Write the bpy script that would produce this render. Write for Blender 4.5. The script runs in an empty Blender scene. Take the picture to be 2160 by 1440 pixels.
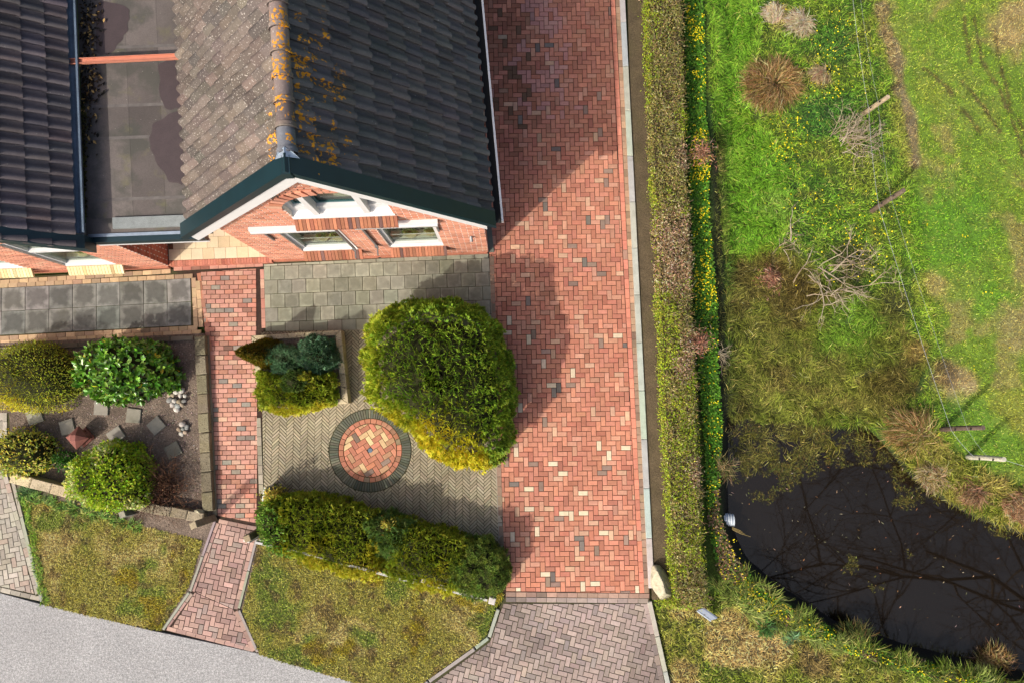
import bpy, math, random
import numpy as np
from mathutils import Vector, Matrix

random.seed(11)
rng = np.random.default_rng(11)
S = bpy.context.scene
COL = S.collection

# ------------------------------------------------------------------ camera, light
FPX, TILT, HCAM = 1480.0, math.atan(130 / 1480), 14.86
cam = bpy.data.cameras.new('camera')
cam.sensor_fit = 'HORIZONTAL'
cam.sensor_width = 36.0
cam.lens = FPX / 2160 * 36
cam.clip_end = 1500
camo = bpy.data.objects.new('camera', cam)
camo.location = (0, 0, HCAM)
camo.rotation_euler = (TILT, 0, 0)
COL.objects.link(camo)
S.camera = camo

SUN_AZ, SUN_EL = math.radians(44), math.radians(41)      # the way the light travels over the ground, and the sun's height
w = bpy.data.worlds.new('World')
S.world = w
w.use_nodes = True
nt = w.node_tree
bg = nt.nodes['Background']
sky = nt.nodes.new('ShaderNodeTexSky')
sky.sky_type = 'NISHITA'
sky.sun_disc = False
sky.sun_elevation = SUN_EL
sky.sun_rotation = math.radians(226)
sky.dust_density = 5.0
sky.air_density = 0.7
sky.ozone_density = 0.6
nt.links.new(sky.outputs[0], bg.inputs[0])
bg.inputs[1].default_value = 0.15
sun = bpy.data.lights.new('sun', 'SUN')
sun.energy = 2.7
sun.angle = math.radians(0.6)
sun.color = (1.0, 0.94, 0.84)
suno = bpy.data.objects.new('sun', sun)
sd = Vector((math.cos(SUN_EL) * math.cos(SUN_AZ), math.cos(SUN_EL) * math.sin(SUN_AZ), -math.sin(SUN_EL)))
suno.rotation_euler = sd.to_track_quat('-Z', 'Y').to_euler()
suno.location = (-20, -20, 25)
COL.objects.link(suno)
vs = S.view_settings
vs.view_transform = 'Standard'
vs.look = 'None'
vs.exposure = 0.58
vs.gamma = 1.0
vs.use_curve_mapping = False
S.render.engine = 'CYCLES'
S.cycles.max_bounces = 6
S.cycles.transparent_max_bounces = 8

# ------------------------------------------------------------------ measuring helpers
_c, _s = math.cos(TILT), math.sin(TILT)


def P(px, py, z=0.0):
    """the place at height z that stood at this point of the photograph (survey of the site)"""
    u = (px - 1080) / FPX
    v = (720 - py) / FPX
    r = np.array([u, _s + v * _c, -_c + v * _s])
    k = (z - HCAM) / r[2]
    return np.array([r[0] * k, r[1] * k, z])


def PP(pts, z=0.0):
    return np.array([P(a, b, z)[:2] for a, b in pts])


def lin(c):
    c = np.asarray(c, float) / 255.0
    return np.where(c <= 0.04045, c / 12.92, ((c + 0.055) / 1.055) ** 2.4)


KEXP = 1.5


def A(r, g, b, k=KEXP):
    """base colour of a surface that shows as this value in full sun"""
    return np.clip(lin((r, g, b)) / k, 0.0, 0.9)


def _h(i, j, seed):
    v = np.sin(i * 127.1 + j * 311.7 + seed * 74.7) * 43758.5453
    return v - np.floor(v)


def vnoise(x, y, scale, seed=0):
    x = np.asarray(x, float) / scale
    y = np.asarray(y, float) / scale
    i = np.floor(x)
    j = np.floor(y)
    fx = x - i
    fy = y - j
    fx = fx * fx * (3 - 2 * fx)
    fy = fy * fy * (3 - 2 * fy)
    a = _h(i, j, seed) * (1 - fx) + _h(i + 1, j, seed) * fx
    b = _h(i, j + 1, seed) * (1 - fx) + _h(i + 1, j + 1, seed) * fx
    return a * (1 - fy) + b * fy


def fbm(x, y, scale, seed=0, o=3):
    t = 0
    amp = 0.5
    n = 0
    for k in range(o):
        t = t + amp * vnoise(x, y, scale / 2 ** k, seed + k * 13)
        n += amp
        amp *= 0.55
    return t / n


def sstep(x, a, b):
    t = np.clip((np.asarray(x, float) - a) / (b - a), 0, 1)
    return t * t * (3 - 2 * t)


def inpoly(x, y, poly):
    x = np.asarray(x, float)
    y = np.asarray(y, float)
    r = np.zeros(x.shape, bool)
    n = len(poly)
    for i in range(n):
        x0, y0 = poly[i]
        x1, y1 = poly[(i + 1) % n]
        if y0 == y1:
            continue
        cnd = ((y0 > y) != (y1 > y)) & (x < (x1 - x0) * (y - y0) / (y1 - y0) + x0)
        r ^= cnd
    return r


def dist_line(x, y, pts, closed=False):
    d = np.full(np.shape(x), 1e9)
    n = len(pts)
    for i in range(n if closed else n - 1):
        x0, y0 = pts[i]
        x1, y1 = pts[(i + 1) % n]
        dx, dy = x1 - x0, y1 - y0
        t = np.clip(((x - x0) * dx + (y - y0) * dy) / (dx * dx + dy * dy + 1e-9), 0, 1)
        d = np.minimum(d, np.hypot(x - x0 - t * dx, y - y0 - t * dy))
    return d


def sdist(x, y, poly):
    """inside positive"""
    d = dist_line(x, y, poly, True)
    return np.where(inpoly(x, y, poly), d, -d)


def sample_poly(poly, n):
    lo = poly.min(0)
    hi = poly.max(0)
    out = []
    tot = 0
    while tot < n:
        p = rng.uniform(lo, hi, (n * 2, 2))
        p = p[inpoly(p[:, 0], p[:, 1], poly)]
        out.append(p)
        tot += len(p)
    return np.concatenate(out)[:n]


# ------------------------------------------------------------------ materials
def material(name, color=(1, 1, 1), attr=False, rough=0.8, spec=0.3, var=(), bump=(), stain=(), metal=0.0, backface=False):
    """var: (scale, amount) grain; bump: (scale, strength); stain: (scale, lo, hi, colour, strength)"""
    m = bpy.data.materials.new(name)
    m.use_nodes = True
    t = m.node_tree
    N, L = t.nodes, t.links
    b = N['Principled BSDF']
    b.inputs['Roughness'].default_value = rough
    b.inputs['Specular IOR Level'].default_value = spec
    b.inputs['Metallic'].default_value = metal
    geo = N.new('ShaderNodeNewGeometry')
    pos = geo.outputs['Position']
    if attr:
        at = N.new('ShaderNodeAttribute')
        at.attribute_name = 'Col'
        oi = N.new('ShaderNodeObjectInfo')
        mx = N.new('ShaderNodeMix')
        mx.data_type = 'RGBA'
        mx.blend_type = 'MULTIPLY'
        mx.inputs[0].default_value = 1
        L.new(at.outputs['Color'], mx.inputs[6])
        L.new(oi.outputs['Color'], mx.inputs[7])
        cur = mx.outputs[2]
    else:
        rgb = N.new('ShaderNodeRGB')
        rgb.outputs[0].default_value = (*color, 1)
        cur = rgb.outputs[0]
    for sc, am in var:
        nz = N.new('ShaderNodeTexNoise')
        nz.inputs['Scale'].default_value = sc
        nz.inputs['Detail'].default_value = 4
        L.new(pos, nz.inputs['Vector'])
        mr = N.new('ShaderNodeMapRange')
        mr.inputs[1].default_value = 0.3
        mr.inputs[2].default_value = 0.7
        mr.inputs[3].default_value = 1 - am
        mr.inputs[4].default_value = 1 + am
        L.new(nz.outputs[0], mr.inputs[0])
        mx = N.new('ShaderNodeMix')
        mx.data_type = 'RGBA'
        mx.blend_type = 'MULTIPLY'
        mx.inputs[0].default_value = 1
        L.new(cur, mx.inputs[6])
        L.new(mr.outputs[0], mx.inputs[7])
        cur = mx.outputs[2]
    for k, (sc, lo, hi, colr, st) in enumerate(stain):
        nz = N.new('ShaderNodeTexNoise')
        nz.inputs['Scale'].default_value = sc
        nz.inputs['Detail'].default_value = 5
        nz.inputs['Roughness'].default_value = 0.6
        mp = N.new('ShaderNodeMapping')
        mp.inputs['Location'].default_value = (k * 7.3 + 1.7, k * 3.1, 0.5)
        L.new(pos, mp.inputs[0])
        L.new(mp.outputs[0], nz.inputs['Vector'])
        mr = N.new('ShaderNodeMapRange')
        mr.inputs[1].default_value = lo
        mr.inputs[2].default_value = hi
        mr.inputs[3].default_value = 0
        mr.inputs[4].default_value = st
        L.new(nz.outputs[0], mr.inputs[0])
        mx = N.new('ShaderNodeMix')
        mx.data_type = 'RGBA'
        L.new(mr.outputs[0], mx.inputs[0])
        L.new(cur, mx.inputs[6])
        mx.inputs[7].default_value = (*colr, 1)
        cur = mx.outputs[2]
    L.new(cur, b.inputs['Base Color'])
    if bump:
        nz = N.new('ShaderNodeTexNoise')
        nz.inputs['Scale'].default_value = bump[0]
        nz.inputs['Detail'].default_value = 4
        L.new(pos, nz.inputs['Vector'])
        bp = N.new('ShaderNodeBump')
        bp.inputs['Strength'].default_value = bump[1]
        bp.inputs['Distance'].default_value = bump[2] if len(bump) > 2 else 0.01
        L.new(nz.outputs[0], bp.inputs['Height'])
        L.new(bp.outputs[0], b.inputs['Normal'])
    m['_'] = 0
    return m


def leafmat(name, rough=0.5, spec=0.3, trans=0.35):
    m = material(name, attr=True, rough=rough, spec=spec)
    t = m.node_tree
    N, L = t.nodes, t.links
    b = N['Principled BSDF']
    tr = N.new('ShaderNodeBsdfTranslucent')
    src = b.inputs['Base Color'].links[0].from_socket
    L.new(src, tr.inputs[0])
    ms = N.new('ShaderNodeMixShader')
    ms.inputs[0].default_value = trans
    L.new(b.outputs[0], ms.inputs[1])
    L.new(tr.outputs[0], ms.inputs[2])
    L.new(ms.outputs[0], N['Material Output'].inputs[0])
    return m


M = {}
M['paver'] = material('paver_clay', attr=True, rough=0.85, var=((0.6, 0.07), (14, 0.10), (90, 0.10)), bump=(160, 0.25, 0.004),
                      stain=((0.9, 0.60, 0.80, A(110, 82, 66), 0.30), (7, 0.66, 0.80, A(96, 76, 62), 0.30)))
M['grey_paver'] = material('paver_concrete', attr=True, rough=0.9, var=((10, 0.12), (120, 0.12)), bump=(200, 0.25, 0.003),
                           stain=((1.6, 0.52, 0.75, A(98, 96, 66), 0.45), (5, 0.6, 0.75, A(70, 70, 62), 0.35), (45, 0.70, 0.74, A(215, 210, 200), 0.5)))
M['joint'] = material('joint_sand', A(66, 48, 40), rough=0.95, var=((20, 0.3),), stain=((2.5, 0.5, 0.7, A(70, 72, 40), 0.5),))
M['moss_joint'] = material('mossy_joint_sand', A(72, 66, 46), rough=0.95, var=((20, 0.3),), stain=((2, 0.45, 0.65, A(80, 88, 40), 0.6),))
M['concrete'] = material('concrete', attr=True, rough=0.9, var=((6, 0.10), (70, 0.10)), bump=(120, 0.2, 0.004),
                         stain=((3, 0.55, 0.75, A(120, 115, 95), 0.4),))
M['limestone'] = material('pitted_limestone', attr=True, rough=0.95, var=((8, 0.12), (60, 0.12)), bump=(40, 0.6, 0.02),
                          stain=((38, 0.58, 0.64, A(60, 48, 36), 0.85), (3, 0.5, 0.7, A(120, 110, 70), 0.4)))
M['asphalt'] = material('asphalt', A(176, 175, 173), rough=0.95, var=((1.2, 0.07), (22, 0.26), (50, 0.34)), bump=(60, 0.8, 0.012),
                        stain=((48, 0.56, 0.62, A(128, 126, 126), 0.6), (40, 0.60, 0.66, A(226, 224, 222), 0.6), (0.5, 0.5, 0.8, A(165, 163, 160), 0.4)))
M['soil'] = material('soil', A(134, 118, 104), rough=1.0, var=((3, 0.22), (25, 0.3), (110, 0.3)), bump=(45, 0.9, 0.03),
                     stain=((1.3, 0.5, 0.7, A(96, 82, 72), 0.7), (60, 0.66, 0.7, A(200, 186, 166), 0.6)))
M['strip_soil'] = material('strip_soil', A(104, 90, 68), rough=1.0, var=((3, 0.2), (25, 0.2), (110, 0.3)), bump=(50, 0.7, 0.02),
                           stain=((1.5, 0.5, 0.7, A(96, 90, 54), 0.5), (60, 0.68, 0.71, A(190, 175, 150), 0.6)))
M['ground'] = material('ground', attr=True, rough=1.0, var=((5, 0.18), (40, 0.25), (150, 0.25)), bump=(60, 0.8, 0.03))
M['wall_brick'] = material('wall_brick', attr=True, rough=0.9, var=((30, 0.12),), bump=(120, 0.3, 0.004))
M['mortar'] = material('mortar', A(250, 240, 228), rough=0.95, var=((20, 0.15),))
M['white'] = material('white_paint', A(240, 240, 238), rough=0.45, spec=0.4, var=((4, 0.03),), stain=((6, 0.6, 0.8, A(205, 205, 200), 0.3),))
M['green_board'] = material('dark_green_board', A(18, 46, 52, 1.3), rough=0.38, spec=0.5, var=((4, 0.12),), stain=((90, 0.73, 0.75, A(180, 190, 190), 0.6),))
M['teal'] = material('teal_paint', A(60, 105, 110), rough=0.4, spec=0.5)
M['zinc'] = material('zinc', A(110, 128, 146), rough=0.5, spec=0.5, metal=0.2, var=((5, 0.15), (40, 0.1)), stain=((4, 0.5, 0.75, A(66, 74, 82), 0.6),))
M['lead'] = material('lead', A(176, 190, 204), rough=0.4, metal=0.4, bump=(12, 0.4, 0.02), var=((10, 0.15),))
M['steel'] = material('grey_metal', A(150, 150, 150), rough=0.4, metal=0.5)
M['dark'] = material('dark_interior', (0.02, 0.02, 0.02), rough=0.9)
M['bitumen'] = material('bitumen', A(118, 110, 105), rough=0.9, var=((1.6, 0.16), (60, 0.14)), bump=(150, 0.3, 0.004),
                        stain=((1.3, 0.46, 0.60, A(78, 80, 74), 0.75), (2.4, 0.56, 0.70, A(130, 126, 88), 0.6), (34, 0.70, 0.72, A(214, 208, 196), 0.6)))
M['puddle'] = material('damp_bitumen', A(82, 69, 69), rough=0.55, spec=0.4, var=((6, 0.08), (60, 0.12)))
M['grit'] = material('grit_strip', A(150, 156, 154), rough=0.95, var=((90, 0.2), (8, 0.1)))
M['plank'] = material('salmon_plank', A(226, 146, 118), rough=0.6, var=((8, 0.06), (50, 0.05)))
M['wood'] = material('weathered_wood', attr=True, rough=0.9, var=((12, 0.2), (60, 0.2)), bump=(50, 0.6, 0.01), stain=((9, 0.55, 0.7, A(150, 140, 120), 0.4),))
M['twig'] = material('twig_bark', attr=True, rough=0.9, var=((30, 0.2),))
M['stone'] = material('stone', attr=True, rough=0.8, var=((9, 0.15), (60, 0.12)), bump=(25, 0.5, 0.02), stain=((6, 0.56, 0.7, A(120, 115, 85), 0.5),))
M['clay'] = material('terracotta', A(150, 96, 86), rough=0.8, var=((20, 0.15),), stain=((10, 0.55, 0.7, A(110, 70, 60), 0.5),))
M['porch'] = material('beige_tile', attr=True, rough=0.5, spec=0.4, var=((6, 0.06), (40, 0.05)))
M['leaf'] = leafmat('leaf', 0.55, 0.25)
M['gloss_leaf'] = leafmat('glossy_leaf', 0.28, 0.5, 0.15)
M['grass'] = leafmat('grass_blade', 0.6, 0.2, 0.3)
M['litter'] = material('dry_litter', attr=True, rough=0.9)
M['petal'] = material('petal', A(255, 232, 20), rough=0.6)
M['pipe'] = material('grey_plastic', A(206, 216, 224), rough=0.45, spec=0.4, var=((14, 0.1),))
M['panel'] = material('grey_blue_panel', A(140, 150, 168), rough=0.4, spec=0.5)
M['pot'] = material('cream_pot', A(222, 208, 170), rough=0.4)
M['wire'] = material('wire', A(190, 194, 196), rough=0.5)
M['curtain'] = material('net_curtain', A(226, 224, 206), rough=0.9, var=((14, 0.1),))
M['core'] = material('shrub_inside', A(52, 54, 26), rough=1.0, var=((20, 0.4),))
M['hedge_core'] = material('hedge_inside', A(74, 66, 40), rough=1.0, var=((20, 0.4),))


def rim_material(name, half, rim, wet):
    m = material(name, attr=True, rough=0.9, var=((10, 0.10), (120, 0.10)), bump=(200, 0.25, 0.003),
                 stain=((1.6, 0.52, 0.75, A(98, 96, 66), 0.4), (5, 0.6, 0.75, A(84, 84, 74), 0.3), (45, 0.70, 0.74, A(215, 210, 200), 0.5)))
    t = m.node_tree
    N, L = t.nodes, t.links
    b = N['Principled BSDF']
    cur = b.inputs['Base Color'].links[0].from_socket
    tc = N.new('ShaderNodeTexCoord')
    geo = N.new('ShaderNodeNewGeometry')
    ab = N.new('ShaderNodeVectorMath')
    ab.operation = 'ABSOLUTE'
    L.new(tc.outputs['Object'], ab.inputs[0])
    sp_ = N.new('ShaderNodeSeparateXYZ')
    L.new(ab.outputs[0], sp_.inputs[0])
    mx = N.new('ShaderNodeMath')
    mx.operation = 'MAXIMUM'
    L.new(sp_.outputs[0], mx.inputs[0])
    L.new(sp_.outputs[1], mx.inputs[1])
    nz = N.new('ShaderNodeTexNoise')
    nz.inputs['Scale'].default_value = 5
    nz.inputs['Detail'].default_value = 4
    L.new(geo.outputs['Position'], nz.inputs['Vector'])
    ad = N.new('ShaderNodeMath')
    ad.operation = 'MULTIPLY_ADD'
    L.new(nz.outputs[0], ad.inputs[0])
    ad.inputs[1].default_value = half * 1.3
    L.new(mx.outputs[0], ad.inputs[2])
    mr = N.new('ShaderNodeMapRange')
    mr.inputs[1].default_value = half * 1.25
    mr.inputs[2].default_value = half * 1.62
    mr.inputs[3].default_value = wet
    mr.inputs[4].default_value = rim
    L.new(ad.outputs[0], mr.inputs[0])
    mu = N.new('ShaderNodeMix')
    mu.data_type = 'RGBA'
    mu.blend_type = 'MULTIPLY'
    mu.inputs[0].default_value = 1
    L.new(cur, mu.inputs[6])
    L.new(mr.outputs[0], mu.inputs[7])
    L.new(mu.outputs[2], b.inputs['Base Color'])
    return m


M['slab'] = rim_material('terrace_slab', 0.25, 1.12, 0.60)
M['tile_paver'] = rim_material('terrace_tile', 0.15, 1.06, 0.82)


def tile_material():
    m = material('roof_tile', attr=True, rough=0.62, spec=0.35, var=((3, 0.10), (30, 0.12)), bump=(90, 0.2, 0.004))
    t = m.node_tree
    N, L = t.nodes, t.links
    b = N['Principled BSDF']
    cur = b.inputs['Base Color'].links[0].from_socket
    geo = N.new('ShaderNodeNewGeometry')

    def mask(scale, lo, hi, off, kind='NOISE'):
        mp = N.new('ShaderNodeMapping')
        mp.inputs['Location'].default_value = off
        L.new(geo.outputs['Position'], mp.inputs[0])
        nz = N.new('ShaderNodeTexNoise')
        nz.inputs['Scale'].default_value = scale
        nz.inputs['Detail'].default_value = 3
        L.new(mp.outputs[0], nz.inputs['Vector'])
        mr = N.new('ShaderNodeMapRange')
        mr.inputs[1].default_value = lo
        mr.inputs[2].default_value = hi
        L.new(nz.outputs[0], mr.inputs[0])
        return mr.outputs[0]

    def math_(op, a, c):
        n = N.new('ShaderNodeMath')
        n.operation = op
        n.use_clamp = op == 'MULTIPLY'
        for k, v in enumerate((a, c)):
            if isinstance(v, float):
                n.inputs[k].default_value = v
            else:
                L.new(v, n.inputs[k])
        return n.outputs[0]

    def mixc(fac, colr):
        nonlocal cur
        mx = N.new('ShaderNodeMix')
        mx.data_type = 'RGBA'
        L.new(fac, mx.inputs[0])
        L.new(cur, mx.inputs[6])
        mx.inputs[7].default_value = (*colr, 1)
        cur = mx.outputs[2]

    # orange lichen grows along the ridge: nearness to the ridge line (a height band) times patchy noise
    sep = N.new('ShaderNodeSeparateXYZ')
    L.new(geo.outputs['Position'], sep.inputs[0])
    near = N.new('ShaderNodeMapRange')
    near.inputs[1].default_value = 5.15
    near.inputs[2].default_value = 5.9
    L.new(sep.outputs[2], near.inputs[0])
    ex = N.new('ShaderNodeMapRange')                 # the east side of the ridge carries most of it
    ex.inputs[1].default_value = -3.25
    ex.inputs[2].default_value = -2.95
    L.new(sep.outputs[0], ex.inputs[0])
    fy = N.new('ShaderNodeMapRange')
    fy.inputs[1].default_value = 5.6
    fy.inputs[2].default_value = 3.6
    fy.inputs[3].default_value = 0.22
    L.new(sep.outputs[1], fy.inputs[0])
    nf = math_('MULTIPLY', math_('MULTIPLY', near.outputs[0], math_('ADD', math_('MULTIPLY', ex.outputs[0], 0.8), 0.2)), fy.outputs[0])
    big = mask(4.0, 0.50, 0.58, (3.1, 0.4, 0))
    fine = mask(20, 0.51, 0.55, (0, 0, 0))
    lich = math_('MULTIPLY', math_('MULTIPLY', big, fine), math_('MULTIPLY', nf, 1.6))
    hard = N.new('ShaderNodeMapRange')
    hard.inputs[1].default_value = 0.25
    hard.inputs[2].default_value = 0.45
    L.new(lich, hard.inputs[0])
    mixc(hard.outputs[0], A(236, 160, 24))
    # pale flecks on the west slope
    wx = N.new('ShaderNodeMapRange')
    wx.inputs[1].default_value = -2.9
    wx.inputs[2].default_value = -3.2
    L.new(sep.outputs[0], wx.inputs[0])
    lim = N.new('ShaderNodeMath')
    lim.operation = 'GREATER_THAN'
    L.new(sep.outputs[0], lim.inputs[0])
    lim.inputs[1].default_value = -6.6
    fl = math_('MULTIPLY', mask(42, 0.635, 0.655, (9, 2, 4)), math_('MULTIPLY', wx.outputs[0], lim.outputs[0]))
    mixc(math_('MULTIPLY', fl, 0.8), A(214, 206, 196))
    mixc(math_('MULTIPLY', mask(30, 0.71, 0.73, (1, 6, 4)), 0.7), A(200, 196, 188))
    L.new(cur, b.inputs['Base Color'])
    return m


M['tile'] = tile_material()


def glass_material():
    m = bpy.data.materials.new('window_glass')
    m.use_nodes = True
    t = m.node_tree
    N, L = t.nodes, t.links
    N.remove(N['Principled BSDF'])
    tr = N.new('ShaderNodeBsdfTransparent')
    tr.inputs[0].default_value = (0.82, 0.86, 0.82, 1)
    gl = N.new('ShaderNodeBsdfGlossy')
    gl.inputs['Roughness'].default_value = 0.02
    ms = N.new('ShaderNodeMixShader')
    ms.inputs[0].default_value = 0.08
    L.new(tr.outputs[0], ms.inputs[1])
    L.new(gl.outputs[0], ms.inputs[2])
    L.new(ms.outputs[0], N['Material Output'].inputs[0])
    return m


def water_material():
    m = bpy.data.materials.new('pond_water')
    m.use_nodes = True
    t = m.node_tree
    N, L = t.nodes, t.links
    N.remove(N['Principled BSDF'])
    tr = N.new('ShaderNodeBsdfTransparent')
    tr.inputs[0].default_value = (0.62, 0.52, 0.34, 1)
    di = N.new('ShaderNodeBsdfDiffuse')
    di.inputs[0].default_value = (0.0120, 0.0085, 0.0062, 1)
    m1 = N.new('ShaderNodeMixShader')
    m1.inputs[0].default_value = 0.62
    L.new(tr.outputs[0], m1.inputs[1])
    L.new(di.outputs[0], m1.inputs[2])
    gl = N.new('ShaderNodeBsdfGlossy')
    gl.inputs['Roughness'].default_value = 0.03
    gl.inputs[0].default_value = (1.0, 0.86, 0.66, 1)
    nz = N.new('ShaderNodeTexNoise')
    nz.inputs['Scale'].default_value = 3
    bp = N.new('ShaderNodeBump')
    bp.inputs['Strength'].default_value = 0.05
    bp.inputs['Distance'].default_value = 0.02
    L.new(nz.outputs[0], bp.inputs['Height'])
    fr = N.new('ShaderNodeFresnel')
    fr.inputs[0].default_value = 1.75
    L.new(bp.outputs[0], gl.inputs['Normal'])
    m2 = N.new('ShaderNodeMixShader')
    L.new(fr.outputs[0], m2.inputs[0])
    L.new(m1.outputs[0], m2.inputs[1])
    L.new(gl.outputs[0], m2.inputs[2])
    L.new(m2.outputs[0], N['Material Output'].inputs[0])
    return m


M['glass'] = glass_material()
M['water'] = water_material()


# ------------------------------------------------------------------ object helpers
def wl(o):
    v = Vector((0, 0, 0))
    while o is not None:
        v += o.location
        o = o.parent
    return v


def props(o, label=None, cat=None, group=None, kind=None):
    if label:
        o['label'] = label
    if cat:
        o['category'] = cat
    if group:
        o['group'] = group
    if kind:
        o['kind'] = kind
    return o


def ob(name, me, parent=None, loc=(0, 0, 0), rot=None, label=None, cat=None, group=None, kind=None, color=None):
    o = bpy.data.objects.new(name, me)
    COL.objects.link(o)
    l = Vector(loc)
    if parent is not None:
        o.parent = parent
        l = l - wl(parent)
    o.location = l
    if rot is not None:
        o.rotation_euler = rot
    if color is not None:
        o.color = (float(color[0]), float(color[1]), float(color[2]), 1)
    return props(o, label, cat, group, kind)


def thing(name, label, cat, loc, group=None, kind=None):
    return ob(name, None, None, loc, label=label, cat=cat, group=group, kind=kind)


def mesh_np(name, V, F, mat, cols=None, smooth=False):
    V = np.asarray(V, np.float32)
    F = np.asarray(F, np.int32)
    me = bpy.data.meshes.new(name)
    n, (m, k) = len(V), F.shape
    me.vertices.add(n)
    me.vertices.foreach_set('co', V.ravel())
    me.loops.add(m * k)
    me.loops.foreach_set('vertex_index', F.ravel())
    me.polygons.add(m)
    me.polygons.foreach_set('loop_start', np.arange(0, m * k, k, dtype=np.int32))
    me.update(calc_edges=True)
    setcol(me, cols, n)
    if smooth:
        me.polygons.foreach_set('use_smooth', np.ones(m, bool))
    me.materials.append(mat)
    return me


def setcol(me, cols, n):
    a = me.color_attributes.new('Col', 'FLOAT_COLOR', 'POINT')
    c = np.ones((n, 4), np.float32)
    if cols is not None:
        c[:, :3] = cols
    a.data.foreach_set('color', c.ravel())


class MB:
    def __init__(self, xf=None):
        self.v = []
        self.f = []
        self.c = []
        self.xf = xf

    def add(self, V, F, col=(1, 1, 1)):
        b = len(self.v)
        for p in V:
            self.v.append(self.xf(*p) if self.xf else tuple(float(q) for q in p))
            self.c.append(tuple(float(q) for q in col))
        for q in F:
            self.f.append([b + i for i in q])

    def hexa(self, p8, col=(1, 1, 1)):
        self.add(p8, [(3, 2, 1, 0), (4, 5, 6, 7), (0, 1, 5, 4), (1, 2, 6, 5), (2, 3, 7, 6), (3, 0, 4, 7)], col)

    def box(self, x0, x1, y0, y1, z0, z1, col=(1, 1, 1)):
        self.hexa([(x0, y0, z0), (x1, y0, z0), (x1, y1, z0), (x0, y1, z0), (x0, y0, z1), (x1, y0, z1), (x1, y1, z1), (x0, y1, z1)], col)

    def prism(self, poly, z0, z1, col=(1, 1, 1), bevel=0.0):
        """upright prism over a counter-clockwise polygon, no bottom; bevelled top"""
        poly = np.asarray(poly, float)
        n = len(poly)
        c = poly.mean(0)
        V = [(x, y, z0) for x, y in poly]
        F = []
        if bevel > 0:
            d = poly - c
            ln = np.hypot(d[:, 0], d[:, 1])[:, None]
            ins = c + d * np.clip(1 - 1.3 * bevel / np.maximum(ln, 1e-4), 0.2, 1)
            V += [(x, y, z1 - bevel * 0.8) for x, y in poly] + [(x, y, z1) for x, y in ins]
            for i in range(n):
                j = (i + 1) % n
                F += [(i, j, n + j, n + i), (n + i, n + j, 2 * n + j, 2 * n + i)]
            F.append(list(range(2 * n, 3 * n)))
        else:
            V += [(x, y, z1) for x, y in poly]
            for i in range(n):
                j = (i + 1) % n
                F.append((i, j, n + j, n + i))
            F.append(list(range(n, 2 * n)))
        self.add(V, F, col)

    def tube(self, pts, r0, r1=None, sides=6, col=(1, 1, 1), col1=None, cap=True):
        r1 = r0 if r1 is None else r1
        pts = [Vector(p) for p in pts]
        n = len(pts)
        b = len(self.v)
        for i, p in enumerate(pts):
            d = (pts[min(i + 1, n - 1)] - pts[max(i - 1, 0)]).normalized()
            a = d.orthogonal().normalized()
            e = d.cross(a)
            t = i / max(n - 1, 1)
            r = r0 + (r1 - r0) * t
            cc = col if col1 is None else [col[k] * (1 - t) + col1[k] * t for k in range(3)]
            for k in range(sides):
                an = 2 * math.pi * k / sides
                q = p + a * (math.cos(an) * r) + e * (math.sin(an) * r)
                self.v.append(self.xf(*q) if self.xf else tuple(q))
                self.c.append(tuple(cc))
        for i in range(n - 1):
            for k in range(sides):
                k2 = (k + 1) % sides
                self.f.append([b + i * sides + k, b + i * sides + k2, b + (i + 1) * sides + k2, b + (i + 1) * sides + k])
        if cap:
            self.f.append([b + k for k in range(sides)][::-1])
            self.f.append([b + (n - 1) * sides + k for k in range(sides)])

    def mesh(self, name, mat, smooth=False, shift=(0, 0, 0)):
        me = bpy.data.meshes.new(name)
        sx, sy, sz = shift
        me.from_pydata([(x - sx, y - sy, z - sz) for x, y, z in self.v], [], self.f)
        setcol(me, np.array(self.c) if self.c else None, len(self.v))
        me.materials.append(mat)
        if smooth:
            me.polygons.foreach_set('use_smooth', np.ones(len(me.polygons), bool))
        me.update()
        return me

    def build(self, name, mat, parent=None, smooth=False, **kw):
        """world-coordinate geometry; origin moved to the geometry's base"""
        v = np.array(self.v)
        c = (v.min(0) + v.max(0)) / 2
        c[2] = v[:, 2].min()
        return ob(name, self.mesh(name, mat, smooth, c), parent, c, **kw)


# ------------------------------------------------------------------ terrain of the whole site
DITCH = PP([(1508, -60), (1560, -60), (1590, 270), (1630, 480), (1690, 560), (1840, 700), (1900, 880), (1960, 985), (2050, 1040), (2160, 1085), (2300, 1120),
            (2300, 1480), (2160, 1452), (1900, 1390), (1760, 1345), (1640, 1272), (1550, 1195), (1520, 1120), (1505, 1000), (1512, 860), (1500, 600), (1492, 300)], -0.3)
POND = PP([(1520, 870), (1600, 890), (1700, 880), (1830, 900), (1880, 945), (1935, 1000), (2000, 1050), (2090, 1090), (2180, 1120), (2300, 1150),
           (2300, 1470), (2160, 1440), (2050, 1415), (1900, 1376), (1760, 1330), (1640, 1256), (1566, 1192), (1538, 1140), (1517, 1085), (1522, 1000)], -0.45)
WATER_Z = -0.47


def gz(x, y):
    x = np.asarray(x, float)
    y = np.asarray(y, float)
    d = sdist(x, y, DITCH)
    p = sdist(x, y, POND)
    z = -0.02 - 0.40 * sstep(d, -0.15, 0.75) - 0.5 * sstep(p, -0.1, 0.5)
    n = (fbm(x, y, 0.5, 5) - 0.5) * 0.10 + (fbm(x, y, 2.2, 8) - 0.5) * 0.14
    wild = sstep(x, 3.9, 4.6)
    return z + n * wild - 0.05 * (1 - wild)


def blob(x, y, px, py, r, soft=0.6, z=0.0):
    c = P(px, py, z)
    d = np.hypot(x - c[0], y - c[1]) / (r / 98.0)
    return 1 - sstep(d + (fbm(x, y, 0.35, px % 17) - 0.5) * 1.1, 1 - soft, 1 + soft * 0.5)


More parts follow.
